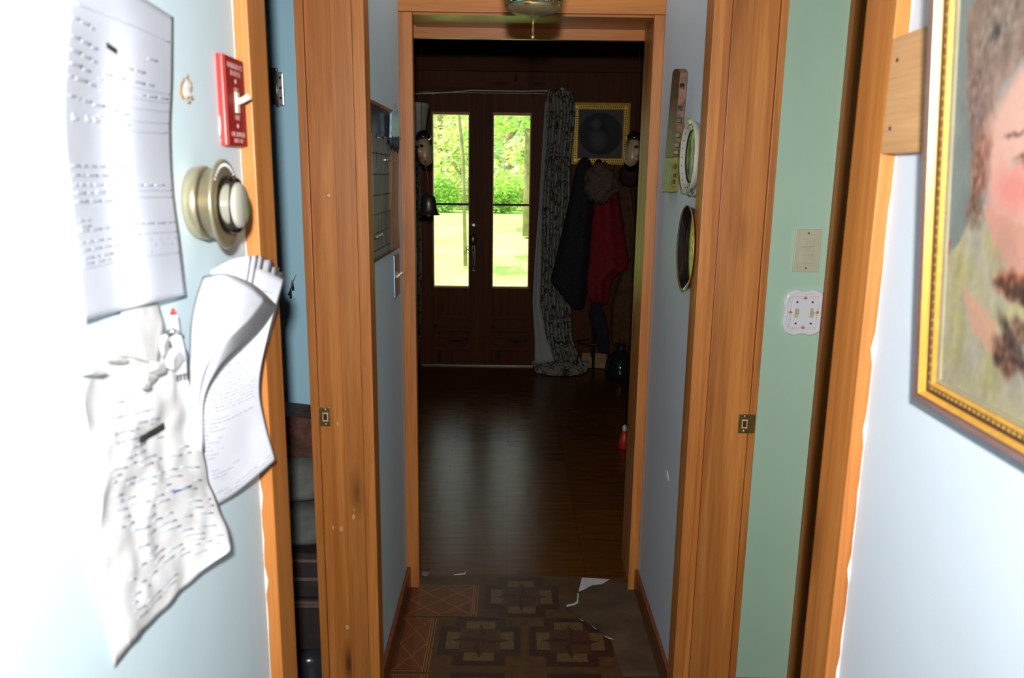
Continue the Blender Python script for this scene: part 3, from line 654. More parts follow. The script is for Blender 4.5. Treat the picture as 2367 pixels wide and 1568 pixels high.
m = MB(); m.lathe((XL, cy+.002, cz-.002), [(.037, .029), (.041, .029), (.043, .0265), (.052, .026), (.055, .023), (.0555, .002)], 'X', 40); m.build('dial_knob', 'dialgrey', dc)

# ---- red emergency switch plate
p0 = WX(499, 130, .006); p1 = onx(515, 337, XL+.006); yA, yB = 1.012, 1.083; zA, zB = 1.532, 1.643
root = empty('emergency_switch', (XL, (yA+yB)/2, zA)); tag(root, 'red emergency burner switch plate with ivory toggle beside the left casing', 'light switch')
m = MB(); m.box(XL, XL+.008, yA, yB, zA, zB, bev=.0015); m.build('switch_box_edge', 'red', root)
m = MB(); m.box(XL+.008, XL+.011, yA+.001, yB, zA+.001, zB-.001, bev=.0012); m.build('plate', 'red_dull', root)
yc = (yA+yB)/2; X_ = XL+.0113
for body, zz, sz in (('EMERGENCY', 1.631, .0095), ('SWITCH', 1.622, .0095), ('ON', 1.602, .010), ('OFF', 1.568, .010), ('OIL BURNER', 1.547, .009), ('SHUT OFF', 1.539, .0075)):
    text_mesh('lettering', body, sz, 'pinktext', root, (X_, yc, zz), (0, 1, 0), (0, 0, 1), .0002)
for zz in (1.613, 1.558): m = MB(); m.lathe((X_-.0005, yc, zz), [(0, .0032), (.001, .003), (.0014, .001)], 'X', 12); m.build('screw', 'pinktext', root)
m = MB(); m.box(X_-.001, X_+.002, yc-.006, yc+.006, 1.574, 1.600, bev=.001); tc = m.build('toggle_collar', 'ivory', root)
m = MB(); m.tube([(X_, yc, 1.588), (X_+.008, yc+.002, 1.591), (X_+.016, yc+.003, 1.596)], [.0045, .004, .0045], 8); m.build('toggle', 'ivory', tc)
# peeling plaster round the plate, a patch of torn wall surface and small paint chips
m = MB()
def splat(mb, cx_, cy_, rx, ry, mi=0, off=.001, n=14, jag=.45):
    c_ = WX(cx_, cy_, off+.0008); cv = mb.bm.verts.new(c_); vs = [mb.bm.verts.new(WX(cx_+rx*cos(a*2*pi/n)*(1-jag*rn.random()), cy_+ry*sin(a*2*pi/n)*(1-jag*rn.random()), off)) for a in range(n)]
    for a in range(n): mb._f([cv, vs[a], vs[(a+1) % n]], mi)
for x, y, a, b_ in ((553, 165, 9, 26), (556, 200, 7, 30), (512, 285, 7, 40), (516, 320, 6, 18), (558, 270, 5, 22), (549, 150, 8, 12)): splat(m, x, y, a, b_, 0)
tag(m.build('flaking_plaster', 'plaster', thick=.0006), 'white flaking plaster round the red switch plate', 'plaster')
m = MB(); splat(m, 431, 205, 19, 37, 1); splat(m, 432, 208, 12, 27, 0, .0022); splat(m, 424, 186, 5, 7, 2, .003); splat(m, 443, 226, 5, 6, 1, .003); splat(m, 437, 236, 6, 5, 1, .003)
tag(m.build('torn_wall_patch', ['plaster', 'rust', 'ink'], thick=.0004), 'torn hole in the blue wall surface showing white plaster', 'wall damage')

# ---- hinge on the blue wall inside the left room
a, b_ = ony(636, 157, 2.19), ony(661, 246, 2.19); root = empty('door_hinge', (a.x, 2.19, b_.z)); tag(root, 'steel door hinge with rounded corners fixed inside the left doorway', 'hinge')
m = MB(); m.box(a.x+.006, b_.x, 2.176, 2.186, b_.z, a.z-.012, bev=.004); m.build('leaf', 'steel', root)
m = MB(); m.box(a.x-.012, a.x+.006, 2.184, 2.199, b_.z+.004, a.z, bev=.003); m.build('fixed_leaf', 'bell', root)
for k in range(3): m = MB(); m.lathe((b_.x-.009, 2.1755, b_.z+.02+k*.026), [(0, .0035), (-.001, .003), (-.0014, .001)], 'Y', 10); m.build('screw', 'iron', root)
m = MB(); m.tube([(a.x+.006, 2.176, b_.z-.003), (a.x+.006, 2.176, a.z-.008)], .0045, 10); m.build('knuckle', 'steel', root)
# ---- pile in the left room
def sb(name, x0, x1, y0, y1, z0, z1, mat, label, cat, bev=.02, jit=.0, seed=1, sub=0):
    m = MB(); m.box(x0, x1, y0, y1, z0, z1)
    bmesh.ops.subdivide_edges(m.bm, edges=m.bm.edges[:], cuts=6, use_grid_fill=True)
    c_ = Vector(((x0+x1)/2, (y0+y1)/2, (z0+z1)/2)); hx, hy, hz = (x1-x0)/2, (y1-y0)/2, (z1-z0)/2
    for v in m.bm.verts:
        d = v.co - c_; n_ = Vector((d.x/hx, d.y/hy, d.z/hz)); L = (abs(n_.x)**5+abs(n_.y)**5+abs(n_.z)**5)**.2
        if bev: v.co = c_ + Vector((n_.x/L*hx, n_.y/L*hy, n_.z/L*hz))
        if jit: v.co += jit*noise.noise_vector(v.co*9+Vector((seed, 0, 0)))
    return tag(m.build(name, mat, smooth=bool(bev)), label, cat)
sb('plastic_bag', -1.05, -.492, 1.98, 2.18, 0, .17, 'bag', 'shiny crumpled black plastic bag at the bottom of the pile in the left room', 'bag', .03, .035)
sb('storage_box', -1.05, -.492, 1.985, 2.18, .18, .335, 'darkbox', 'dark box with pale rim lines resting on the plastic bag in the left room', 'box', 0)
sb('storage_crate', -1.05, -.492, 1.99, 2.18, .34, .47, 'darkbox', 'dark crate with two taupe edges in the middle of the left room pile', 'crate', 0)
for o, zz in ((bpy.data.objects['storage_box'], (.318, .328)), (bpy.data.objects['storage_crate'], (.40, .455))):
    for q in zz:
        m = MB(); m.box(-1.04, -.494, 1.978, 1.984, q-.006, q+.002); m.build('rim', 'lid', o)
sb('folded_blanket', -1.05, -.492, 1.985, 2.18, .475, .60, 'greycloth', 'dark grey folded blanket on top of the crate in the left room', 'blanket', .02, .01, 4)
sb('cushion', -1.05, -.492, 1.99, 2.18, .605, .735, 'greycloth', 'mottled grey cushion above the folded blanket in the left room', 'cushion', .03, .012, 9)
m = MB(); P_ = []
for i in range(13):
    t = i/12; x_ = -1.05+t*.557; P_.append((x_, .80+.062*sin(pi*min(1, t*.72+.05))))
out = [(x_, 2.02, z_) for x_, z_ in P_] + [(x_, 2.02, .74) for x_, _ in P_[::-1]]
m.poly(out, (0, .12, 0)); tag(m.build('wicker_basket', 'brownw', smooth=False), 'brown curved basket top crowning the pile in the left room', 'basket')

# ---- calendar and marker bag on the left corridor wall
root = empty('wall_calendar', (XL, 2.28, 1.27)); tag(root, 'glossy wall calendar hanging on the left wall before the doorway casing', 'calendar')
M['calpage'] = plain('glossy_grey_page', (.20, .19, .18), .5, vary=.2, scale=12, spec=.4); M['calpic'] = plain('glossy_dark_picture', (.03, .033, .04), .22, vary=.6, scale=10, spec=.5); M['calwood'] = plain('glossy_tan_board', (.42, .25, .13), .3, vary=.2, scale=18)
z0c, z1c, y0c, y1c = 1.27, 1.685, 2.03, 2.515
S = Surf([[Vector((XL+.006+.006*abs(sin(3*v+u)), y0c+(y1c-y0c)*u, z1c-(z1c-z0c)*v)) for u in (0, .25, .5, .75, 1)] for v in (0, .2, .4, .6, .8, 1)])
m = MB(); sheet(m, S, 20, 30); 
for p in m.bm.faces:
    c_ = p.calc_center_median(); v = (z1c-c_.z)/(z1c-z0c); u = (c_.y-y0c)/(y1c-y0c)
    p.material_index = 1 if v < .2 and u < .85 else (2 if u > .62 + .12*sin(v*9)*.3 else 0)
for v in (.32, .45, .58, .70, .82, .93): ink(m, S, 0, .62, v, .004, 3, off=.0012)
for u in (.15, .3, .45): ink(m, S, u, u+.006, .62, .62, 3, n=2, off=.0012)
for v, a, c_ in ((.845, .05, .35), (.21, .15, .4), (.235, .5, .7), (.14, .5, .75)): ink(m, S, a, c_, v, .022, 1, off=.0014)
m.build('page', ['calpage', 'calpic', 'calwood', 'ink2'], root, thick=.0006)
MB().box(XL, XL+.006, y1c-.30, y1c-.001, 1.275, 1.68).build('backing_board', 'calwood', root)
root = empty('marker_pouch', onx(913, 350, XL)); tag(root, 'pale blue clear pouch with black markers hanging at the calendar corner', 'pouch')
for x, r_ in ((905, .006), (911, .006), (916.5, .0055)):
    m = MB(); m.tube([onx(x-1, 275-(x-905), XL+.017), onx(x, 318, XL+.018)], [r_*.6, r_], 10); m.build('marker_barrel', 'paper', root)
M['paleblue'] = plain('pale_blue_plastic', (.28, .45, .55), .25, vary=.25, scale=80)
m = MB(); m.poly([onx(901, 262, XL+.02), onx(915, 252, XL+.02), onx(921, 318, XL+.02), onx(900, 318, XL+.02)], (.006, 0, 0)); m.build('pouch', 'paleblue', root)
for x, y in ((903, 345), (910, 350), (917, 354)):
    m = MB(); m.tube([onx(x, 316, XL+.021), onx(x+1, y-12, XL+.021), onx(x+2, y, XL+.02)], [.0075, .0065, .002], 10); m.build('marker_cap', 'ink2', root)
m = MB(); m.tube([onx(890, 370, XL+.014), onx(905, 372, XL+.016), onx(917, 371, XL+.02)], .0022, 6); m.build('wire_hook', 'steel', root)
m = MB(); m.tube([onx(913, 255, XL+.018), onx(916, 240, XL+.004)], .0012, 6); m.build('string', 'steel', root)
# ---- toggle switch on the left wall by the casing
root = empty('light_switch', (XL, 2.48, 1.115)); tag(root, 'steel toggle switch plate on the left wall below the calendar', 'light switch')
M['bluepl'] = plain('blue_film', (.05, .16, .30), .3)
m = MB(); m.box(XL, XL+.007, 2.425, 2.535, 1.118, 1.25, bev=.002); m.build('plate', 'steel', root)
m = MB(); m.box(XL+.0005, XL+.004, 2.418, 2.424, 1.12, 1.248); m.build('edge_film', 'bluepl', root)
for yy in (2.455, 2.505):
    m = MB(); m.tube([(XL+.006, yy, 1.18), (XL+.020, yy, 1.190)], [.005, .0035], 8); m.build('toggle', 'ivory', root)

# ---- right corridor wall: long carved plaque, oval plate, oval tray
RX = lambda x, y, off: onx(x, y, XR-off)
root = empty('carved_plaque', RX(1560, 300, 0)); tag(root, 'long narrow carved wooden stick plaque, rounded at the top, on the right wall', 'plaque')
M['plq'] = plain('orange_brown_carving', (.13, .05, .018), .4, vary=.5, scale=50, bmp=.6); M['plqg'] = plain('gilded_olive_carving', (.17, .15, .03), .35, vary=.5, scale=60, bmp=.6); M['plqs'] = plain('silver_inlay', (.06, .065, .07), .3, .5)
def band(f, wl):   # along the plaque
    x0, y0, x1, y1 = 1582, 158, 1557, 444; return x0+(x1-x0)*f+wl, y0+(y1-y0)*f
def plq(f0, f1, w0, w1, off, th, name, mat, cap=False):
    L = [(band(f0, -w0)), band(f1, -w1), band(f1, w1), band(f0, w0)]
    if cap: L = [band(f0+.004, -w0*.5), band(f0+.03, -w0)] + L[1:3] + [band(f0+.03, w0), band(f0+.004, w0*.5)]
    m = MB(); m.poly([RX(x, y, off) for x, y in L], (-th, 0, 0)); return m.build(name, mat, root, bev=.002)
plq(0, .72, 9.5, 10.5, 0, .022, 'body', 'plq', True); plq(.7201, 1, 10.5, 10, 0, .022, 'foot', 'plqg')
for f in (.12, .30, .40, .52, .60, .66):
    plq(f, f+.035, 5, 5, .022, .003, 'inlay', 'plqs')
for f in (.78, .85, .90): plq(f, f+.03, 3, 2, .022, .003, 'carving', 'dk')
def oval_profile(root, name, cpx, Y0, Y1, z0, z1, prof, mats, mis, lean=0.):
    c_ = Vector((XR, (Y0+Y1)/2, (z0+z1)/2)); m = MB(); ry, rz = (Y1-Y0)/2, (z1-z0)/2
    m.lathe(c_, [(-h_, r_) for h_, r_ in prof], 'X', 56, mis=mis)
    for v in m.bm.verts: v.co = Vector((v.co.x + lean*(v.co.z-c_.z), c_.y+(v.co.y-c_.y)*ry, c_.z+(v.co.z-c_.z)*rz))
    return m.build(name, mats, root)
root = empty('oval_plate', (XR, 2.12, 1.45)); tag(root, 'oval white plate with dotted rim and green landscape centre on the right wall', 'plate')
M['porc_y'] = plain('yellow_green_rim', (.45, .48, .08), .2); M['scene_g'] = plain('green_landscape_painting', (.16, .26, .07), .25, vary=.9, scale=22); M['plate_w'] = plain('cream_china', (.56, .54, .50), .2, vary=.04)
oval_profile(root, 'dish', 0, 2.012, 2.197, 1.458, 1.65, [(.004, .5), (.006, .92), (.024, .995), (.026, 1.), (.024, .96), (.015, .72), (.012, .66), (.0115, .02)], ['plate_w', 'porc_y', 'scene_g', 'dk'], [0, 0, 1, 1, 0, 3, 2, 2])
m = MB()
for k in range(22):
    a = k*2*pi/22; m.lathe((XR-.0205, 2.1045+.0925*.84*cos(a), 1.554+.096*.84*sin(a)), [(0, .0022), (-.0012, .002), (-.0016, .0006)], 'X', 8)
m.build('rim_dots', 'dk', root)
for yy in (2.05, 2.13): m = MB(); m.tube([(XR-.002, yy, 1.45), (XR-.014, yy-.008, 1.455), (XR-.02, yy+.004, 1.472)], .002, 6); m.build('wire_hook', 'brass', root)
root = empty('oval_tray', (XR, 2.085, 1.2)); tag(root, 'dark lacquered oval tray with gilt rim, lowest on the right wall', 'tray')
M['lacq'] = plain('black_brown_lacquer', (.018, .016, .016), .12, vary=.6, scale=9, spec=.7); M['lacqpic'] = plain('painted_lacquer_scene', (.06, .03, .015), .2, vary=.95, scale=26)
oval_profile(root, 'dish', 0, 1.962, 2.157, 1.204, 1.431, [(.003, .6), (.005, .9), (.024, .985), (.027, 1.), (.025, .97), (.012, .80), (.010, .72), (.0095, .02)], ['lacq', 'gold', 'lacqpic'], [0, 0, 1, 1, 0, 0, 2, 2])
m = MB()
for k in range(7): m.tube([(XR-.012, 2.017+.004*k, 1.25+k*.022), (XR-.0125, 2.025+.004*k, 1.262+k*.022), (XR-.012, 2.017+.006*k, 1.27+k*.022)], .0016, 5)
m.build('gilt_scroll', 'gold', root)
m = MB(); m.tube([(XR, 2.395, 1.668), (XR-.01, 2.395, 1.668)], .0022, 6); tag(m.build('nail', 'iron'), 'small dark nail in the right wall left of the carved plaque', 'nail')

# ---- switch plates on the green wall
YG = 2.13
root = empty('switch_plate', (.805, YG, 1.25)); tag(root, 'beige rectangular wall plate with three small rocker switches on the green wall', 'light switch')
m = MB(); m.box(.771, .842, YG-.006, YG, 1.251, 1.367, bev=.002); m.build('plate', 'almond', root)
m = MB(); m.box(.789, .823, YG-.0075, YG-.005, 1.274, 1.343); rf = m.build('rocker_frame', 'almond', root)
for k in range(3): m = MB(); m.box(.7905, .8215, YG-.0105, YG-.007, 1.2755+k*.0225, 1.2965+k*.0225, bev=.0015); m.build('rocker', 'almond', rf)
for zz in (1.262, 1.356): m = MB(); m.lathe((.806, YG-.006, zz), [(0, .003), (-.001, .0026), (-.0012, .001)], 'Y', 10); m.build('screw', 'champ_d', root)
root = empty('porcelain_switch_plate', (.812, YG, 1.07)); tag(root, 'white porcelain double toggle plate with scalloped edge and orange leaves on the green wall', 'light switch')
cx, cz = .8125, 1.138; pts = []
for k in range(96):
    a = k*2*pi/96; n_ = 6.; r_ = 1/((abs(cos(a))**n_+abs(sin(a))**n_)**(1/n_)); sc = 1+.035*cos(8*a+pi)+.012*cos(16*a)
    pts.append((cx+cos(a)*r_*.0555*sc, cz+sin(a)*r_*.0625*sc))
pts = [(min(x, .8615), z_) for x, z_ in pts]
m = MB(); ringz = [(0, 1.), (-.004, 1.), (-.0085, .96), (-.0085, .86), (-.0065, .80)]; R_ = []
for h_, s_ in ringz: R_.append([m.bm.verts.new((cx+(x-cx)*s_, YG+h_, cz+(z_-cz)*s_)) for x, z_ in pts])
for A, B in zip(R_, R_[1:]):
    for t in range(96): m._f([A[t], A[(t+1) % 96], B[(t+1) % 96], B[t]], 0, True)
m._f(R_[-1]); m.build('plate', 'porcelain', root)
yf = YG-.0066; m = MB()
for sx, n_ in ((-1, 0), (1, 0)):
    for k in range(14):
        zz = cz-.040+k*.0062
        if abs(zz-cz) > .008: m.box(cx+sx*.040-.0005, cx+sx*.040+.0005, yf-.0006, yf, zz, zz+.0035); m.box(cx+sx*.036-.0005, cx+sx*.036+.0005, yf-.0006, yf, zz+.001, zz+.0035)
    for k in range(12):
        xx = cx-.036+k*.0062
        if abs(xx-cx) > .008: m.box(xx, xx+.0035, yf-.0006, yf, cz+sx*.0455-.0005, cz+sx*.0455+.0005); m.box(xx, xx+.0025, yf-.0006, yf, cz+sx*.041-.0005, cz+sx*.041+.0005)
m.build('dashed_border', 'rust', root)
def leaf(cx_, cz_, s_):
    m = MB(); q = []
    for k in range(5):
        a = radians(18+k*36); b2 = radians(18+k*36+18); q.append((cx_+cos(a)*s_*(1.25 if k == 2 else 1), yf-.0004, cz_+sin(a)*s_*(1.3 if k == 2 else 1))); q.append((cx_+cos(b2)*s_*.38, yf-.0004, cz_+sin(b2)*s_*.38))
    q.append((cx_-s_*.5, yf-.0004, cz_-s_*.12)); q.append((cx_-.0006, yf-.0004, cz_-s_*.2)); q.append((cx_-.0006, yf-.0004, cz_-s_*.55)); q.append((cx_+.0006, yf-.0004, cz_-s_*.55)); q.append((cx_+.0006, yf-.0004, cz_-s_*.2)); q.append((cx_+s_*.5, yf-.0004, cz_-s_*.12))
    m.poly(q, (0, -.0006, 0)); m.build('painted_leaf', 'leafpaint', root)
for a, b_ in ((0, .040), (0, -.043), (-.038, 0), (.037, 0)): leaf(cx+a, cz+b_, .0085)
for sx in (-1, 1):
    m = MB(); m.box(cx+sx*.021-.005, cx+sx*.021+.005, yf-.001, yf, cz-.013, cz+.013); m.box(cx+sx*.021-.0035, cx+sx*.021+.0035, yf-.012, yf, cz-.004 if sx > 0 else cz-.001, cz+.004 if sx > 0 else cz+.009, bev=.001); m.build('toggle', 'almond', root)
    for zz in (-.030, .030): m = MB(); m.lathe((cx+sx*.021, yf, cz+zz), [(0, .003), (-.0014, .0026), (-.0018, .0008)], 'Y', 10); m.build('screw', 'iron', root)

# ---- plywood block under the portrait
root = empty('plywood_block', (XR, .96, 1.53)); tag(root, 'square plywood block screwed to the right wall behind the portrait frame', 'wood block')
m = MB(); m.box(XR-.02, XR-.0005, .85, 1.0105, 1.532, 1.670, bev=.0015); m.build('block', 'ply', root)
for zz in (1.562, 1.642): m = MB(); m.lathe((XR-.020, .992, zz), [(0, .0026), (-.001, .0024), (-.0013, .0008)], 'X', 10); m.build('screw', 'iron', root)
# ---- portrait in a gilt frame, leaning out at the top
root = empty('framed_portrait', (.46, .55, 1.27)); tag(root, 'large gilt framed portrait of a person in a pale robe on the near right wall', 'painting')
PV = Vector((0, -1, -.02)).normalized(); PU = Vector((-sin(radians(5.)), -.02, cos(radians(5.)))).normalized(); PN = PV.cross(PU); PN = -PN if PN.x > 0 else PN
PB = Vector((.447, .833, 1.263)) - PN*.0165; PWd, PHt = .56, .68
def PP(a, b_, n_): return PB + PV*a + PU*b_ + PN*n_
prof = [(0, -.014, 0), (0, .0155, 0), (.0012, .0165, 0), (.0085, .0168, 1), (.0095, .0155, 0), (.0105, .0135, 2), (.0125, .0098, 2), (.0128, .0085, 2), (.0158, .0078, 0), (.0205, .0075, 4), (.0215, .0078, 3), (.0222, .0072, 2), (.0245, .0042, 2), (.0250, .0036, 3), (.0290, .0032, 5), (.0290, -.002, 5)]
m = MB(); prev = None
for (d_, n_, mi) in prof:
    ring = [m.bm.verts.new(PP(a, b_, n_)) for a, b_ in ((d_, d_), (PWd-d_, d_), (PWd-d_, PHt-d_), (d_, PHt-d_))]
    if prev:
        for t in range(4): m._f([prev[t], prev[(t+1) % 4], ring[(t+1) % 4], ring[t]], mi)
    prev = ring
M['slip'] = plain('cream_slip', (.26, .23, .14), .6)
pf = m.build('frame', ['dk', 'mauve', 'gold', 'gold_d', 'gold_d', 'slip'], root)
m = MB()
for k in range(64):
    for a, b_ in ((.0183, .024+k*.0098), (.024+k*.0078, .0183)):
        c_ = PP(a, b_, .0077); r1 = .0018
        v = [m.bm.verts.new(c_+q*r1) for q in (PV*1.3, PU*1.3, -PV*1.3, -PU*1.3, PN*.9)]
        for t in range(4): m._f([v[t], v[(t+1) % 4], v[4]], 0, True)
m.build('beading', 'gold', pf)
# the canvas: a loosely brushed figure painted as colours on a fine grid
def cvmat(name, rough=.45):
    mt, t, b = new_mat(name); at = N(t, 'ShaderNodeVertexColor'); at.layer_name = 'paint'; t.links.new(at.outputs[0], b.inputs['Base Color']); b.inputs['Roughness'].default_value = rough
    bump(t, b, noi(t, coords(t, island=False), 420, 2), .3, .001); return mt
M['canvas'] = cvmat('painted_canvas')
def pc(x, y):    # photo point -> canvas position (measured once on the canvas plane)
    d = ray(x, y); t = (PB-CAMP).dot(PN)/d.dot(PN); q = CAMP+d*t-PB; return q.dot(PV), q.dot(PU)
def lin(c): return [((v/255+.055)/1.055)**2.4 if v > 10 else v/255/12.92 for v in c]
def canvas(name, a0, a1, b0, b1, nx, ny, fn, pos, root, mat):
    m = MB(); P = [[pos(a0+(a1-a0)*j/nx, b0+(b1-b0)*i/ny) for j in range(nx+1)] for i in range(ny+1)]
    m.grid(P); 
    cl = [fn(a0+(a1-a0)*j/nx, b0+(b1-b0)*i/ny) for i in range(ny+1) for j in range(nx+1)]
    m.keep = True; o = m.build(name, mat, root); me = o.data; ca = me.color_attributes.new('paint', 'FLOAT_COLOR', 'POINT')
    for k, c_ in enumerate(cl): ca.data[k].color = (c_[0], c_[1], c_[2], 1)
    return o
def blob(p, c, rx, ry, ang=0., soft=.35):
    dx, dy = p[0]-c[0], p[1]-c[1]; ca, sa = cos(ang), sin(ang); u, v = (dx*ca+dy*sa)/rx, (-dx*sa+dy*ca)/ry; d = sqrt(u*u+v*v)
    return min(max((1+soft/2-d)/soft, 0), 1)
def inpoly(p, pts):
    r_ = False; n_ = len(pts)
    for i in range(n_):
        (x1, y1), (x2, y2) = pts[i], pts[i-1]
        if (y1 > p[1]) != (y2 > p[1]) and p[0] < (x2-x1)*(p[1]-y1)/(y2-y1)+x1: r_ = not r_
    return r_
Q = lambda *a: [pc(*p) for p in a]
PXU = abs(pc(2300, 400)[0]-pc(2290, 400)[0])/10; PYU = abs(pc(2300, 410)[1]-pc(2300, 400)[1])/10
robe = Q((2215, 560), (2165, 640), (2150, 860), (2367, 1030), (2500, 1100), (2500, 760), (2330, 620), (2262, 470), (2240, 520))
redp = Q((2170, 575), (2200, 560), (2190, 620), (2160, 640)); chest = Q((2225, 655), (2260, 690), (2300, 740), (2330, 860), (2290, 820), (2250, 760)); neck = Q((2275, 470), (2500, 600), (2500, 660), (2340, 640), (2290, 560))
hairp = Q((2240, 20), (2300, -40), (2500, -60), (2500, 120), (2380, 120), (2310, 200), (2300, 290), (2292, 420), (2262, 470), (2245, 500), (2225, 520), (2250, 420), (2238, 220))
B = [  # (centre, rx px, ry px, angle, colour, softness, strength)
 (pc(2410, 370), 118, 215, 0, (224, 176, 160), .22, 1), (pc(2345, 440), 40, 50, 0, (226, 138, 128), 1.2, .8), (pc(2398, 250), 95, 90, 0, (228, 184, 166), 1., .6),
 (pc(2287, 320), 16, 55, -.15, (226, 180, 160), .4, 1), (pc(2290, 340), 7, 30, -.15, (196, 130, 110), .8, .6),
 (pc(2352, 308), 24, 6, .12, (150, 108, 100), .8, .8), (pc(2366, 372), 18, 10, 0, (140, 100, 84), .9, .9), (pc(2350, 375), 12, 6, 0, (205, 180, 165), .8, .8),
 (pc(2330, 560), 30, 60, .5, (186, 140, 122), 1.4, .6), (pc(2420, 470), 12, 8, 0, (190, 90, 80), .8, .9),
 (pc(2310, 60), 40, 45, .3, (150, 140, 128), 1.2, .7), (pc(2306, 68), 13, 17, .3, (70, 70, 68), 1., .9), (pc(2262, 230), 26, 90, 0, (132, 110, 108), 1.2, .55), (pc(2268, 390), 20, 80, 0, (150, 96, 76), 1., .75), (pc(2255, 485), 18, 45, .3, (120, 92, 76), 1., .8),
 (pc(2350, 662), 46, 33, 0, (156, 98, 76), .5, 1), (pc(2375, 680), 40, 22, 0, (64, 52, 46), .7, .9), (pc(2322, 655), 15, 16, 0, (86, 58, 48), .8, .8),
 (pc(2325, 825), 36, 44, -.7, (120, 88, 74), .45, 1), (pc(2345, 800), 48, 22, -.8, (78, 62, 58), .6, .9), (pc(2365, 770), 30, 24, -.6, (110, 80, 66), .6, .8), (pc(2305, 835), 12, 18, 0, (66, 54, 50), .8, .8)]
def portrait(a, b_):
    p = (a, b_); w = Vector((a*90, b_*26, 0)); n1 = noise.noise(w); n2 = noise.noise(Vector((a*30, b_*30, 5))); n3 = noise.noise(Vector((a*210, b_*120, 9)))
    pj = (a+.004*n2, b_+.005*n1)
    c = [128+14*n2, 140+12*n2+4*n1, 138+12*n2]
    def mixc(k, q): 
        for i in range(3): c[i] = c[i]*(1-k)+q[i]*k
    if inpoly(pj, hairp): mixc(.9, (158+34*n1, 130+30*n1, 116+26*n1))
    for q in B[:5]:
        mixc(blob(pj, q[0], q[1]*PXU, q[2]*PYU, q[3], q[5])*q[6], q[4])
    if inpoly(pj, neck): mixc(.9, (218+8*n1, 158, 138))
    if inpoly(pj, robe): mixc(.95, (178+22*n1+8*n3, 170+20*n1+8*n3, 138+16*n1+26*n2))
    if inpoly(pj, redp): mixc(.9, (160, 72, 62))
    if inpoly(pj, chest): mixc(.75, (216, 160, 134))
    for q in B[5:]:
        d_ = 1+.55*n3 if q[4][0] < 160 else 1
        mixc(blob(pj, q[0], q[1]*PXU, q[2]*PYU, q[3], q[5])*q[6], [x*d_ for x in q[4]])
    if inpoly(pj, hairp): mixc(.18, (110+60*n3, 96+50*n3, 90+40*n3))
    return [x*.62 for x in lin([min(max(x+6*n3, 0), 255) for x in c])]
canvas('canvas', .0285, PWd-.0285, .0285, PHt-.0285, 230, 300, portrait, lambda a, b_: PP(a, b_, .001), root, 'canvas')

# ---- hanging lantern
LY = 1.60; c_ = (.0385, LY); root = empty('hanging_lantern', (c_[0], c_[1], 1.76)); tag(root, 'ornate brass lantern with teal glass panels hanging before the doorway', 'lantern')
def hexr(r_, z_, n_=6, rot=.26): return [Vector((c_[0]+cos(a*2*pi/n_+rot)*r_, c_[1]+sin(a*2*pi/n_+rot)*r_, z_)) for a in range(n_)]
zb, zt = 1.812, 2.02; rb, rt = .050, .086
for k in range(6):
    A, Bq, C_, D = hexr(rb, zb+.016)[k], hexr(rb, zb+.016)[(k+1) % 6], hexr(rt, zt)[(k+1) % 6], hexr(rt, zt)[k]
    m = MB(); m.poly([A, Bq, C_, D], ((A+Bq)/2-Vector((c_[0], c_[1], A.z))).normalized()*.002); m.build('glass_panel', 'teal_glass', root)
m = MB()
for k in range(6): m.tube([hexr(rb+.002, zb)[k], hexr(rt+.003, zt)[k]], .0035, 8)
for r_, z_, w_ in ((rb+.003, zb+.004, .004), (rb+.004, zb+.020, .003), (rt+.004, zt, .005)):
    q = hexr(r_, z_); m.tube(q+[q[0]], w_, 8)
rr_ = random.Random(5)
for k in range(6):
    A, Bq = hexr(rb+.004, zb+.01)[k], hexr(rb+.004, zb+.01)[(k+1) % 6]; A2, B2 = hexr(rb+.013, zb+.055)[k], hexr(rb+.013, zb+.055)[(k+1) % 6]
    for _ in range(26):
        u, v = rr_.random(), rr_.random()**1.6; p = A.lerp(Bq, u).lerp(A2.lerp(B2, u), v); r_ = rr_.uniform(.002, .0045)
        m.lathe(p, [(-r_, .0003), (-r_*.6, r_*.8), (r_*.3, r_), (r_, .0003)], 'Z', 6)
m.build('cage', 'brass', root)
m = MB(); m.lathe((c_[0], c_[1], 0), [(zb-.012, .012), (zb-.008, .036), (zb+.001, .053), (zb+.005, .053)], 'Z', 24); m.build('base_pan', 'champ_d', root)
m = MB(); m.lathe((c_[0], c_[1], 0), [(1.757, .0005), (1.760, .0045), (1.766, .0035), (1.769, .0018), (1.776, .0035), (1.780, .002), (1.788, .0025), (1.803, .004)], 'Z', 14); m.build('finial', 'brass', root)
m = MB(); m.lathe((c_[0], c_[1], 0), [(zt, .09), (zt+.03, .06), (zt+.07, .02), (zt+.09, .012)], 'Z', 24); m.build('cap', 'brass', root)
m = MB(); m.tube([(c_[0], c_[1], zt+.08), (c_[0], c_[1], HC-.02)], .003, 8); m.lathe((c_[0], c_[1], 0), [(HC-.03, .02), (HC-.01, .05), (HC-.0005, .055)], 'Z', 24); m.build('hanging_rod', 'brass', root)

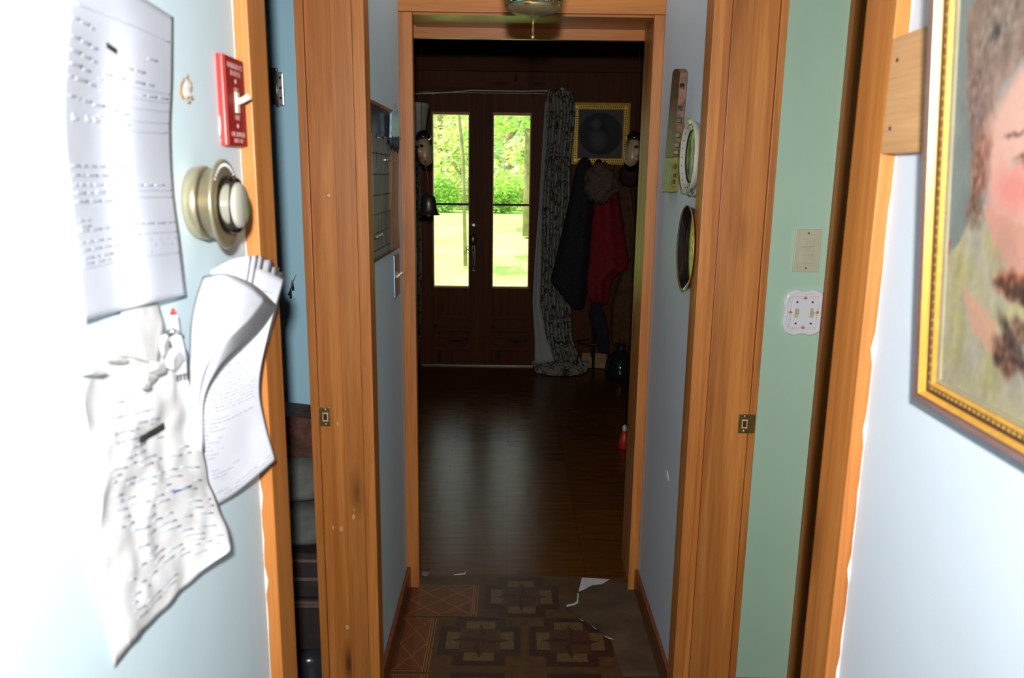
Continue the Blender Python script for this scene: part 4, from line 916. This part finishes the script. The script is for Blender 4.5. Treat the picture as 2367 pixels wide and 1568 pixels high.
# ---- front room: curtain, picture, coat stand, hanging heads, bell, shade
def clothmat():
    mt, t, b = new_mat('vine_print_cotton'); v = coords(t, island=False)
    n1 = N(t, 'ShaderNodeTexNoise'); n1.inputs['Scale'].default_value = 9; n1.inputs['Detail'].default_value = 2; n1.inputs['Distortion'].default_value = 1.2; t.links.new(v, n1.inputs['Vector'])
    r1 = ramp(t, n1.outputs['Fac'], [(.46, (0,)*3), (.488, (1,)*3), (.512, (1,)*3), (.54, (0,)*3)])
    vo = N(t, 'ShaderNodeTexVoronoi'); vo.inputs['Scale'].default_value = 16; t.links.new(v, vo.inputs['Vector']); r2 = ramp(t, vo.outputs['Distance'], [(.16, (1,)*3), (.26, (0,)*3)])
    fc = ramp(t, vo.outputs['Color'], [(.2, (.06, .06, .14)), (.4, (.08, .07, .03)), (.6, (.26, .10, .04)), (.85, (.28, .17, .04))])
    m1 = N(t, 'ShaderNodeMixRGB'); m1.inputs[1].default_value = (.30, .29, .25, 1); m1.inputs[2].default_value = (.045, .045, .03, 1); t.links.new(r1, m1.inputs[0])
    m2 = N(t, 'ShaderNodeMixRGB'); t.links.new(r2, m2.inputs[0]); t.links.new(m1.outputs[0], m2.inputs[1]); t.links.new(fc, m2.inputs[2])
    t.links.new(m2.outputs[0], b.inputs['Base Color']); b.inputs['Roughness'].default_value = .9; b.inputs['Specular IOR Level'].default_value = .1; return mt
M['vine'] = clothmat(); M['lining'] = plain('white_lining', (.40, .41, .40), .9, vary=.05)
def drape(name, mat, root, sec, Y, folds, amp, seg=60, ph=0.):
    P = []
    sec = sorted(sec)
    for i in range(61):
        y_ = sec[0][0]+(sec[-1][0]-sec[0][0])*i/60
        for (ya, la, ra), (yb, lb, rb_) in zip(sec, sec[1:]):
            if ya <= y_ <= yb: k = (y_-ya)/(yb-ya); l_, r_ = la+(lb-la)*k, ra+(rb_-ra)*k; break
        row = []
        for j in range(seg+1):
            u = j/seg; x_ = l_+(r_-l_)*u; p = ony(x_, y_, Y); d_ = amp*(.5+.5*sin(u*folds*2*pi+ph+.7*sin(i*.05)+1.3*noise.noise(Vector((u*2, i*.06, ph)))))
            row.append(Vector((p.x, Y-d_, p.z)))
        P.append(row)
    m = MB(); m.grid(P); return m.build(name, mat, root, thick=.004)
root = empty('window_curtain', ony(1290, 845, 6.03)); tag(root, 'floor length vine patterned curtain gathered right of the front doors', 'curtain')
drape('panel', 'vine', root, [(208, 1268, 1318), (225, 1262, 1326), (260, 1264, 1330), (380, 1256, 1318), (480, 1250, 1318), (600, 1247, 1316), (700, 1243, 1320), (780, 1248, 1322), (838, 1252, 1345)], 6.0, 4.5, .05)
drape('lining', 'lining', root, [(235, 1260, 1264), (380, 1252, 1258), (480, 1245, 1253), (600, 1236, 1250), (700, 1231, 1248), (780, 1236, 1262), (838, 1236, 1282)], 5.95, 1., .02, 20)
m = MB(); P_ = []
for i in range(14):
    row = []
    for j in range(49):
        u = j/48; v = i/13; x_ = 1228+(1362-1228)*u; ee = sin(pi*(.06+.88*u))**.6; xm = 1295; x_ = xm+(x_-xm)*(1-.25*v*v*(1-ee))+5*v*noise.noise(Vector((u*11, 4, 3)))
        p = ony(x_, 838, 5.96); w = .022+.02*noise.noise(Vector((u*9, v*2, 1))); row.append(Vector((p.x+.02*(v-.5)*(u-.5), 5.97-(.20*ee+.05*noise.noise(Vector((u*8, 2, 3))))*v, max(.006, (1-v)**1.5*.07+w*sin(pi*min(1, v*1.15))+.008))))
    P_.append(row)
m.grid(P_); m.build('pooled_hem', 'vine', root, thick=.003)
m = MB(); a = ony(1298, 212, 6.0); m.poly([a+Vector((-.05, 0, -.02)), a+Vector((.0, 0, .03)), a+Vector((.07, 0, -.01)), a+Vector((.02, 0, -.03))], (0, -.01, 0)); m.build('curtain_top', 'lining', root)
root = empty('window_curtain', ony(968, 780, 6.0)); tag(root, 'narrow glimpse of a vine patterned curtain left of the front doors', 'curtain')
drape('panel', 'vine', root, [(375, 925, 974), (500, 925, 973), (620, 925, 976), (700, 925, 974), (800, 925, 970), (838, 925, 968)], 6.0, 4, .05)

root = empty('framed_portrait', (.66, 6.07, 1.6)); tag(root, 'square gilt picture frame with a dark round portrait above the coats', 'painting')
fa, fb = ony(1320, 380, 6.09), ony(1457, 239, 6.09)
x0, x1, z0_, z1_ = fa.x, fb.x, fa.z, fb.z
m = MB(); prev = None
for d_, n_, mi in ((0, 0, 0), (0, -.022, 0), (.012, -.028, 0), (.018, -.022, 0), (.020, -.018, 1), (.040, -.018, 1), (.042, -.021, 0), (.048, -.018, 0), (.048, -.004, 0)):
    ring = [m.bm.verts.new((x, 6.095+n_, z_)) for x, z_ in ((x0+d_, z0_+d_), (x1-d_, z0_+d_), (x1-d_, z1_-d_), (x0+d_, z1_-d_))]
    if prev:
        for t in range(4): m._f([prev[t], prev[(t+1) % 4], ring[(t+1) % 4], ring[t]], mi)
    prev = ring
pf = m.build('frame', ['gilt_far', 'gilt_far'], root)
m = MB()
for k in range(22):
    for x, z_ in ((x0+.03, z0_+.05+k*(z1_-z0_-.1)/21), (x1-.03, z0_+.05+k*(z1_-z0_-.1)/21), (x0+.05+k*(x1-x0-.1)/21, z1_-.03), (x0+.05+k*(x1-x0-.1)/21, z0_+.03)):
        m.poly([(x-.0065, 6.076, z_), (x, 6.076, z_-.0065), (x+.0065, 6.076, z_), (x, 6.076, z_+.0065)], (0, -.002, 0))
m.build('diamond_inlay', 'ink2', pf)
M['oldprint'] = cvmat('faded_print', .8)
def oldp(a, b_):
    cx_, cz_ = (x0+x1)/2, (z0_+z1_)/2; p = (a, b_); n_ = noise.noise(Vector((a*14, b_*14, 2)))
    g_ = .10; k = blob(p, (cx_, cz_), .165, .155, 0, .06); g_ = g_*(1-k)+k*(.035+.012*n_)
    g_ += .06*blob(p, (cx_-.02, cz_-.04), .05, .06, 0, 1.2) + .07*blob(p, (cx_-.035, cz_+.075), .035, .03, .4, 1.) - .012*blob(p, (cx_, cz_+.04), .05, .05, 0, .8)
    return (g_*1.0, g_*.95, g_*.95)
canvas('print', x0+.047, x1-.047, z0_+.047, z1_-.047, 70, 70, oldp, lambda a, b_: Vector((a, 6.089, b_)), root, 'oldprint')

def loft(name, mat, parent, sec, Y, depth, wob=.012, seed=0, label=None, cat=None, seg=28):
    rows = []; n_ = 36
    for i in range(n_+1):
        y_ = sec[0][0]+(sec[-1][0]-sec[0][0])*i/n_
        for (ya, la, ra), (yb, lb, rb_) in zip(sec, sec[1:]):
            if ya <= y_ <= yb: k = (y_-ya)/(yb-ya); l_, r_ = la+(lb-la)*k, ra+(rb_-ra)*k; break
        A, Bq = ony(l_, y_, Y), ony(r_, y_, Y); cx_, rx = (A.x+Bq.x)/2, (Bq.x-A.x)/2; row = []
        ry = min(depth, rx*1.2)
        for j in range(seg):
            a = j*2*pi/seg; w = 1+wob/max(rx, .02)*sin(a*5+seed+.4*noise.noise(Vector((a, i*.12, seed))))
            row.append(Vector((cx_+cos(a)*rx*w, Y+sin(a)*ry*w, A.z)))
        rows.append(row)
    m = MB(); V = [[m.bm.verts.new(p) for p in r] for r in rows]
    for A, Bq in zip(V, V[1:]):
        for t in range(seg): m._f([A[t], A[(t+1) % seg], Bq[(t+1) % seg], Bq[t]], 0, True)
    m._f(V[0][::-1]); m._f(V[-1]); o = m.build(name, mat, parent, smooth=True)
    if label: tag(o, label, cat)
    return o
YC = 5.82
root = empty('coat_stand', (.655, 5.95, 0)); tag(root, 'dark iron coat stand with a ring low down, right of the curtain', 'coat stand')
m = MB(); m.tube([(.66, 5.95, .02), (.655, 5.95, 1.0), (.65, 5.95, 1.58)], .011, 10); m.build('pole', 'iron', root)
m = MB(); R0 = [(.655+.125*cos(a*pi/12), 5.95+.10*sin(a*pi/12), .235) for a in range(25)]; m.tube(R0, .007, 8); m.build('ring', 'iron', root)
for k in range(3):
    a = k*2*pi/3+pi/2; m = MB(); m.tube([(.655, 5.95, .62), (.655+.06*cos(a), 5.95+.05*sin(a), .42), (.655+.125*cos(a), 5.95+.10*sin(a), .235), (.655+.16*cos(a), 5.95+.12*sin(a), .004)], .006, 8); m.build('leg', 'iron', root)
m = MB(); m.lathe((.65, 5.95, 0), [(1.575, .01), (1.585, .022), (1.60, .026), (1.62, .018), (1.625, .002)], 'Z', 16); m.build('finial', 'iron', root)
m = MB()
for dx in (-.10, .10): m.tube([(.65, 5.95, 1.50), (.65+dx*.6, 5.92, 1.52), (.65+dx, 5.90, 1.56)], .006, 8)
m.build('hook', 'brass', root)
loft('black_coat', 'black_cloth', None, [(364, 1348, 1356), (375, 1338, 1364), (400, 1331, 1367), (500, 1309, 1368), (600, 1284, 1364), (652, 1271, 1358), (668, 1285, 1354), (700, 1312, 1350), (713, 1322, 1346)], YC, .11, seed=1, label='long black coat hanging on the left of the coat stand', cat='coat')
loft('red_coat', 'red_cloth', None, [(440, 1380, 1420), (470, 1374, 1428), (540, 1366, 1440), (600, 1360, 1451), (618, 1358, 1449), (630, 1356, 1430), (645, 1355, 1412), (690, 1362, 1404), (703, 1372, 1400)], YC+.02, .09, seed=3, label='dark red coat hanging in the middle of the coat stand', cat='coat')
def ball(name, mat, parent, c_, rx, ry, rz, wob=0., seg=28, sc=18., seed=0, label=None, cat=None):
    m = MB(); m.lathe(Vector((0, 0, 0)), [(-cos(i*pi/18), max(.002, sin(i*pi/18))) for i in range(19)], 'Z', seg)
    for v in m.bm.verts:
        n_ = 1+wob*noise.noise(v.co*2.5+Vector((seed, 0, 0)))+wob*.5*noise.noise(v.co*9); v.co = Vector(c_)+Vector((v.co.x*rx*n_, v.co.y*ry*n_, v.co.z*rz*n_))
    o = m.build(name, mat, parent, smooth=True)
    if label: tag(o, label, cat)
    return o
q = ony(1389, 424, 5.66); ball('fur_hat', 'fur', None, q, .115, .07, .135, .35, label='shaggy grey brown fur hat hanging above the red coat', cat='hat')
q = ony(1458, 405, 5.8); ball('felt_hat', 'maroon_cloth', None, q, .085, .07, .085, .15, label='dark maroon felt hat hanging at the right edge behind the pale mask', cat='hat')
loft('navy_bag', 'navy_cloth', None, [(700, 1370, 1384), (730, 1364, 1398), (770, 1376, 1406), (800, 1385, 1407), (815, 1390, 1404)], 5.73, .05, seed=6, label='dark navy bag hanging below the red coat', cat='bag')
loft('brown_coat', 'brown_cloth', None, [(430, 1425, 1462), (520, 1440, 1474), (620, 1440, 1478), (700, 1414, 1476), (780, 1412, 1472), (795, 1416, 1470)], 5.98, .08, seed=8, label='long brown coat hanging against the wall at the right of the stand', cat='coat')
q = onz(1436, 862, 0); root = empty('glass_jug', (q.x, 5.72, 0)); tag(root, 'large dark glass jug on the floor right of the coat stand', 'jug')
M['dkglass'] = plain('dark_glass', (.015, .02, .02), .06, vary=.2, spec=.9)
jx = ony(1435, 820, 5.72).x; m = MB(); m.lathe((jx, 5.72, 0), [(0, .09), (.01, .11), (.08, .118), (.15, .105), (.20, .06), (.23, .032), (.27, .03), (.275, .034)], 'Z', 32); m.build('body', 'dkglass', root)
m = MB(); m.lathe((jx, 5.72, 0), [(.275, .02), (.30, .022), (.305, .002)], 'Z', 16); m.build('stopper', 'brownw', root); root.location.x = jx; 
for ch in root.children: ch.location.x = q.x-jx
m = MB(); a, b_ = ony(1343, 823, 6.07), ony(1400, 823, 6.07); m.poly([(a.x, 6.055, .004), (b_.x+.02, 6.03, .004), (b_.x, 6.06, .12), (a.x+.01, 6.07, .12)], (0, .02, 0)); M['yel'] = plain('lit_baseboard_yellow', (.30, .17, .04), .6, vary=.2); tag(m.build('lit_baseboard', 'yel'), 'short yellow board painted as the lit baseboard behind the coat stand', 'board')  # stands for a lit stretch of baseboard, light put into the yellow

# hanging carved heads
def head(name, px, py, Y, label, flip, lips):
    c_ = ony(px, py, Y); root = empty(name, c_); tag(root, label, 'mask')
    m = MB(); m.lathe((0, 0, 0), [(-1+2*i/20, max(.004, sqrt(max(0, 1-(-1+2*i/20)**2))*(.82+.22*(-(-1+2*i/20))))) for i in range(21)], 'Z', 32)
    for v in m.bm.verts:
        d = v.co.copy(); x_, y_, z_ = d.x*.046*1., d.y*.048, d.z*.088
        f_ = max(0, -d.y)                          # the face looks back towards the hall, a little to one side
        y_ -= .020*f_*max(0, 1-abs((d.z+.10)/.22))*max(0, 1-abs(d.x)/.28)      # nose
        for sx in (-1, 1):
            e = sqrt(((d.x-sx*.38)/.26)**2+((d.z-.14)/.16)**2)
            if e < 1 and d.y < 0: y_ += .012*(1-e)
        y_ -= .006*f_*max(0, 1-abs((d.z+.50)/.12))*max(0, 1-abs(d.x)/.4)
        v.co = Vector((x_, y_, z_))
    R_ = Matrix.Rotation(radians(38)*flip, 3, 'Z') @ Matrix.Rotation(radians(10)*flip, 3, 'Y')
    for v in m.bm.verts: v.co = c_ + R_ @ v.co
    m.build('face', 'mask', root, smooth=True, sub=1)
    for sx in (-1, 1):
        e = c_ + R_ @ Vector((sx*.0175, -.037, .0125)); m = MB(); m.lathe(e, [(-.008, .002), (-.006, .008), (0, .0105), (.006, .008), (.008, .002)], 'Z', 14); m.build('eye', 'lacq', root, smooth=True)
    m = MB(); ms = [c_ + R_ @ Vector((x_, -.040+abs(x_)*.35, -.047+.004*cos(x_*300))) for x_ in (-.016, -.008, 0, .008, .016)]; m.tube(ms, [.002, .0045, .0048, .0045, .002], 8); m.build('lips', 'mask_red' if lips else 'plate_w', root)
    m = MB(); m.lathe((0, 0, 0), [(-.006, .036), (.0, .041), (.016, .038), (.034, .026), (.046, .004)], 'Z', 28)
    for v in m.bm.verts: v.co = c_ + R_ @ (v.co + Vector((0, .004, .055)))
    m.build('cap', 'lacq', root, smooth=True)
    m = MB(); t_ = c_ + R_ @ Vector((0, 0, .10)); m.tube([t_, Vector((t_.x, t_.y, 2.55))], .0012, 5); m.build('string', 'iron', root)
    return c_
head('carved_mask', 981, 345, 4.2, 'pale carved mask with dark cap and red lips hanging above the bell', -1, True)
head('carved_mask', 1463, 347, 4.2, 'pale carved mask with a dark eye hanging beside the far gilt frame', 1, False)
# bell on a red cord
b0 = ony(991, 497, 4.12); root = empty('bell', b0); tag(root, 'pewter coloured bell hanging on a red cord left of the door glass', 'bell')
hb = ony(991, 446, 4.12).z-b0.z
m = MB(); m.lathe((b0.x, b0.y, b0.z), [(0, .060), (.003, .058), (.012, .050), (.03, .043), (.06, .040), (.085, .037), (.098, .028), (hb-.004, .012), (hb, .003)], 'Z', 36); m.build('bell_body', 'bell', root)
m = MB(); m.lathe((b0.x, b0.y, b0.z), [(-.014, .002), (-.010, .009), (-.002, .009), (.004, .002)], 'Z', 14); m.build('clapper', 'iron', root)
m = MB(); top = ony(983, 380, 4.12)
m.tube([Vector((b0.x, b0.y, b0.z+hb)), Vector((b0.x-.002, b0.y, (b0.z+hb+top.z)/2)), top, ony(982, 366, 4.19)], .0028, 6); m.build('cord', 'cord', root)
# off white tapered shade
s0, s1 = ony(964, 240, 4.4), ony(964, 345, 4.4); root = empty('lampshade', (s1.x-.03, 4.4, s1.z)); tag(root, 'off white tapered lampshade hanging behind the left carved mask', 'lampshade')
cx_ = ony(930, 300, 4.4).x; rT = ony(991, 243, 4.4).x-cx_; rB = ony(978, 345, 4.4).x-cx_
m = MB(); m.lathe((cx_, 4.4, 0), [(s1.z, rB), (s0.z-.02, rT-.004), (s0.z-.018, rT), (s0.z, rT)], 'Z', 40); m.build('shade', 'shade', root)
m = MB(); m.tube([(cx_, 4.4, s0.z), (cx_, 4.4, 2.55)], .004, 6); m.build('hanging_cord', 'iron', root)
# scraps on the floor
for px, py, w_, mt, lb in ((984, 1327, .022, 'debris', 'lilac grey chip on the floor by the left jamb of the doorway'), (1068, 1328, .020, 'paper_old', 'small white torn scrap of paper on the floor at the doorway')):
    p = onz(px, py, 0); m = MB(); n_ = 9
    pts = [(p.x+w_*cos(a*2*pi/n_)*(.5+.5*rn.random()), p.y+w_*sin(a*2*pi/n_)*(.5+.5*rn.random()), .001) for a in range(n_)]
    if 'scrap' in lb: pts = [(p.x-.03, p.y-.01, .001), (p.x+.012, p.y-.004, .001), (p.x+.014, p.y+.022, .001), (p.x+.008, p.y+.002, .001)]
    m.poly(pts, (0, 0, .003)); tag(m.build('floor_scrap', mt), lb, 'scrap')
# small red ornament by the right jamb in the front room
q = onz(1442, 1036, 0); root = empty('santa_ornament' if False else 'red_ornament', (q.x, q.y, 0)); tag(root, 'small red and white figure standing on the floor behind the right jamb', 'ornament')
z1o = .155
m = MB(); m.lathe((q.x, q.y, 0), [(0, .028), (.004, .032), (.05, .030), (.09, .018), (.10, .010)], 'Z', 18); m.build('body', 'red_cloth' if False else 'red', root)
m = MB(); m.lathe((q.x, q.y, 0), [(.096, .006), (.105, .014), (.120, .015), (.132, .008), (.138, .002)], 'Z', 16); m.build('head', 'paper_old', root)
m = MB(); m.tube([(q.x+.024, q.y-.01, .08), (q.x+.034, q.y-.014, .045), (q.x+.032, q.y-.012, .02)], .006, 8); m.build('white_trim', 'paper_old', root)
# wall scuffs in the left room
m = MB(); 
for x, y in ((672, 690), (678, 672), (668, 683)):
    p = ony(x, y, 2.199); m.tube([p, p+Vector((.012*(rn.random()-.3), 0, .025)), p+Vector((.01, 0, .045))], [.004, .0015, .0006], 5)
tag(m.build('wall_scrape', 'ink2'), 'small black scrape on the blue wall of the left room', 'wall damage')
m = MB(); q = [onx(x, y, XR-.0012) for x, y in ((1538,1086),(1543,1090),(1544,1102),(1546,1112),(1541,1110),(1539,1098))]
m.poly(q, (.001, 0, 0)); tag(m.build('wall_chip', 'plaster'), 'small white chip in the paint low on the right corridor wall', 'wall damage')
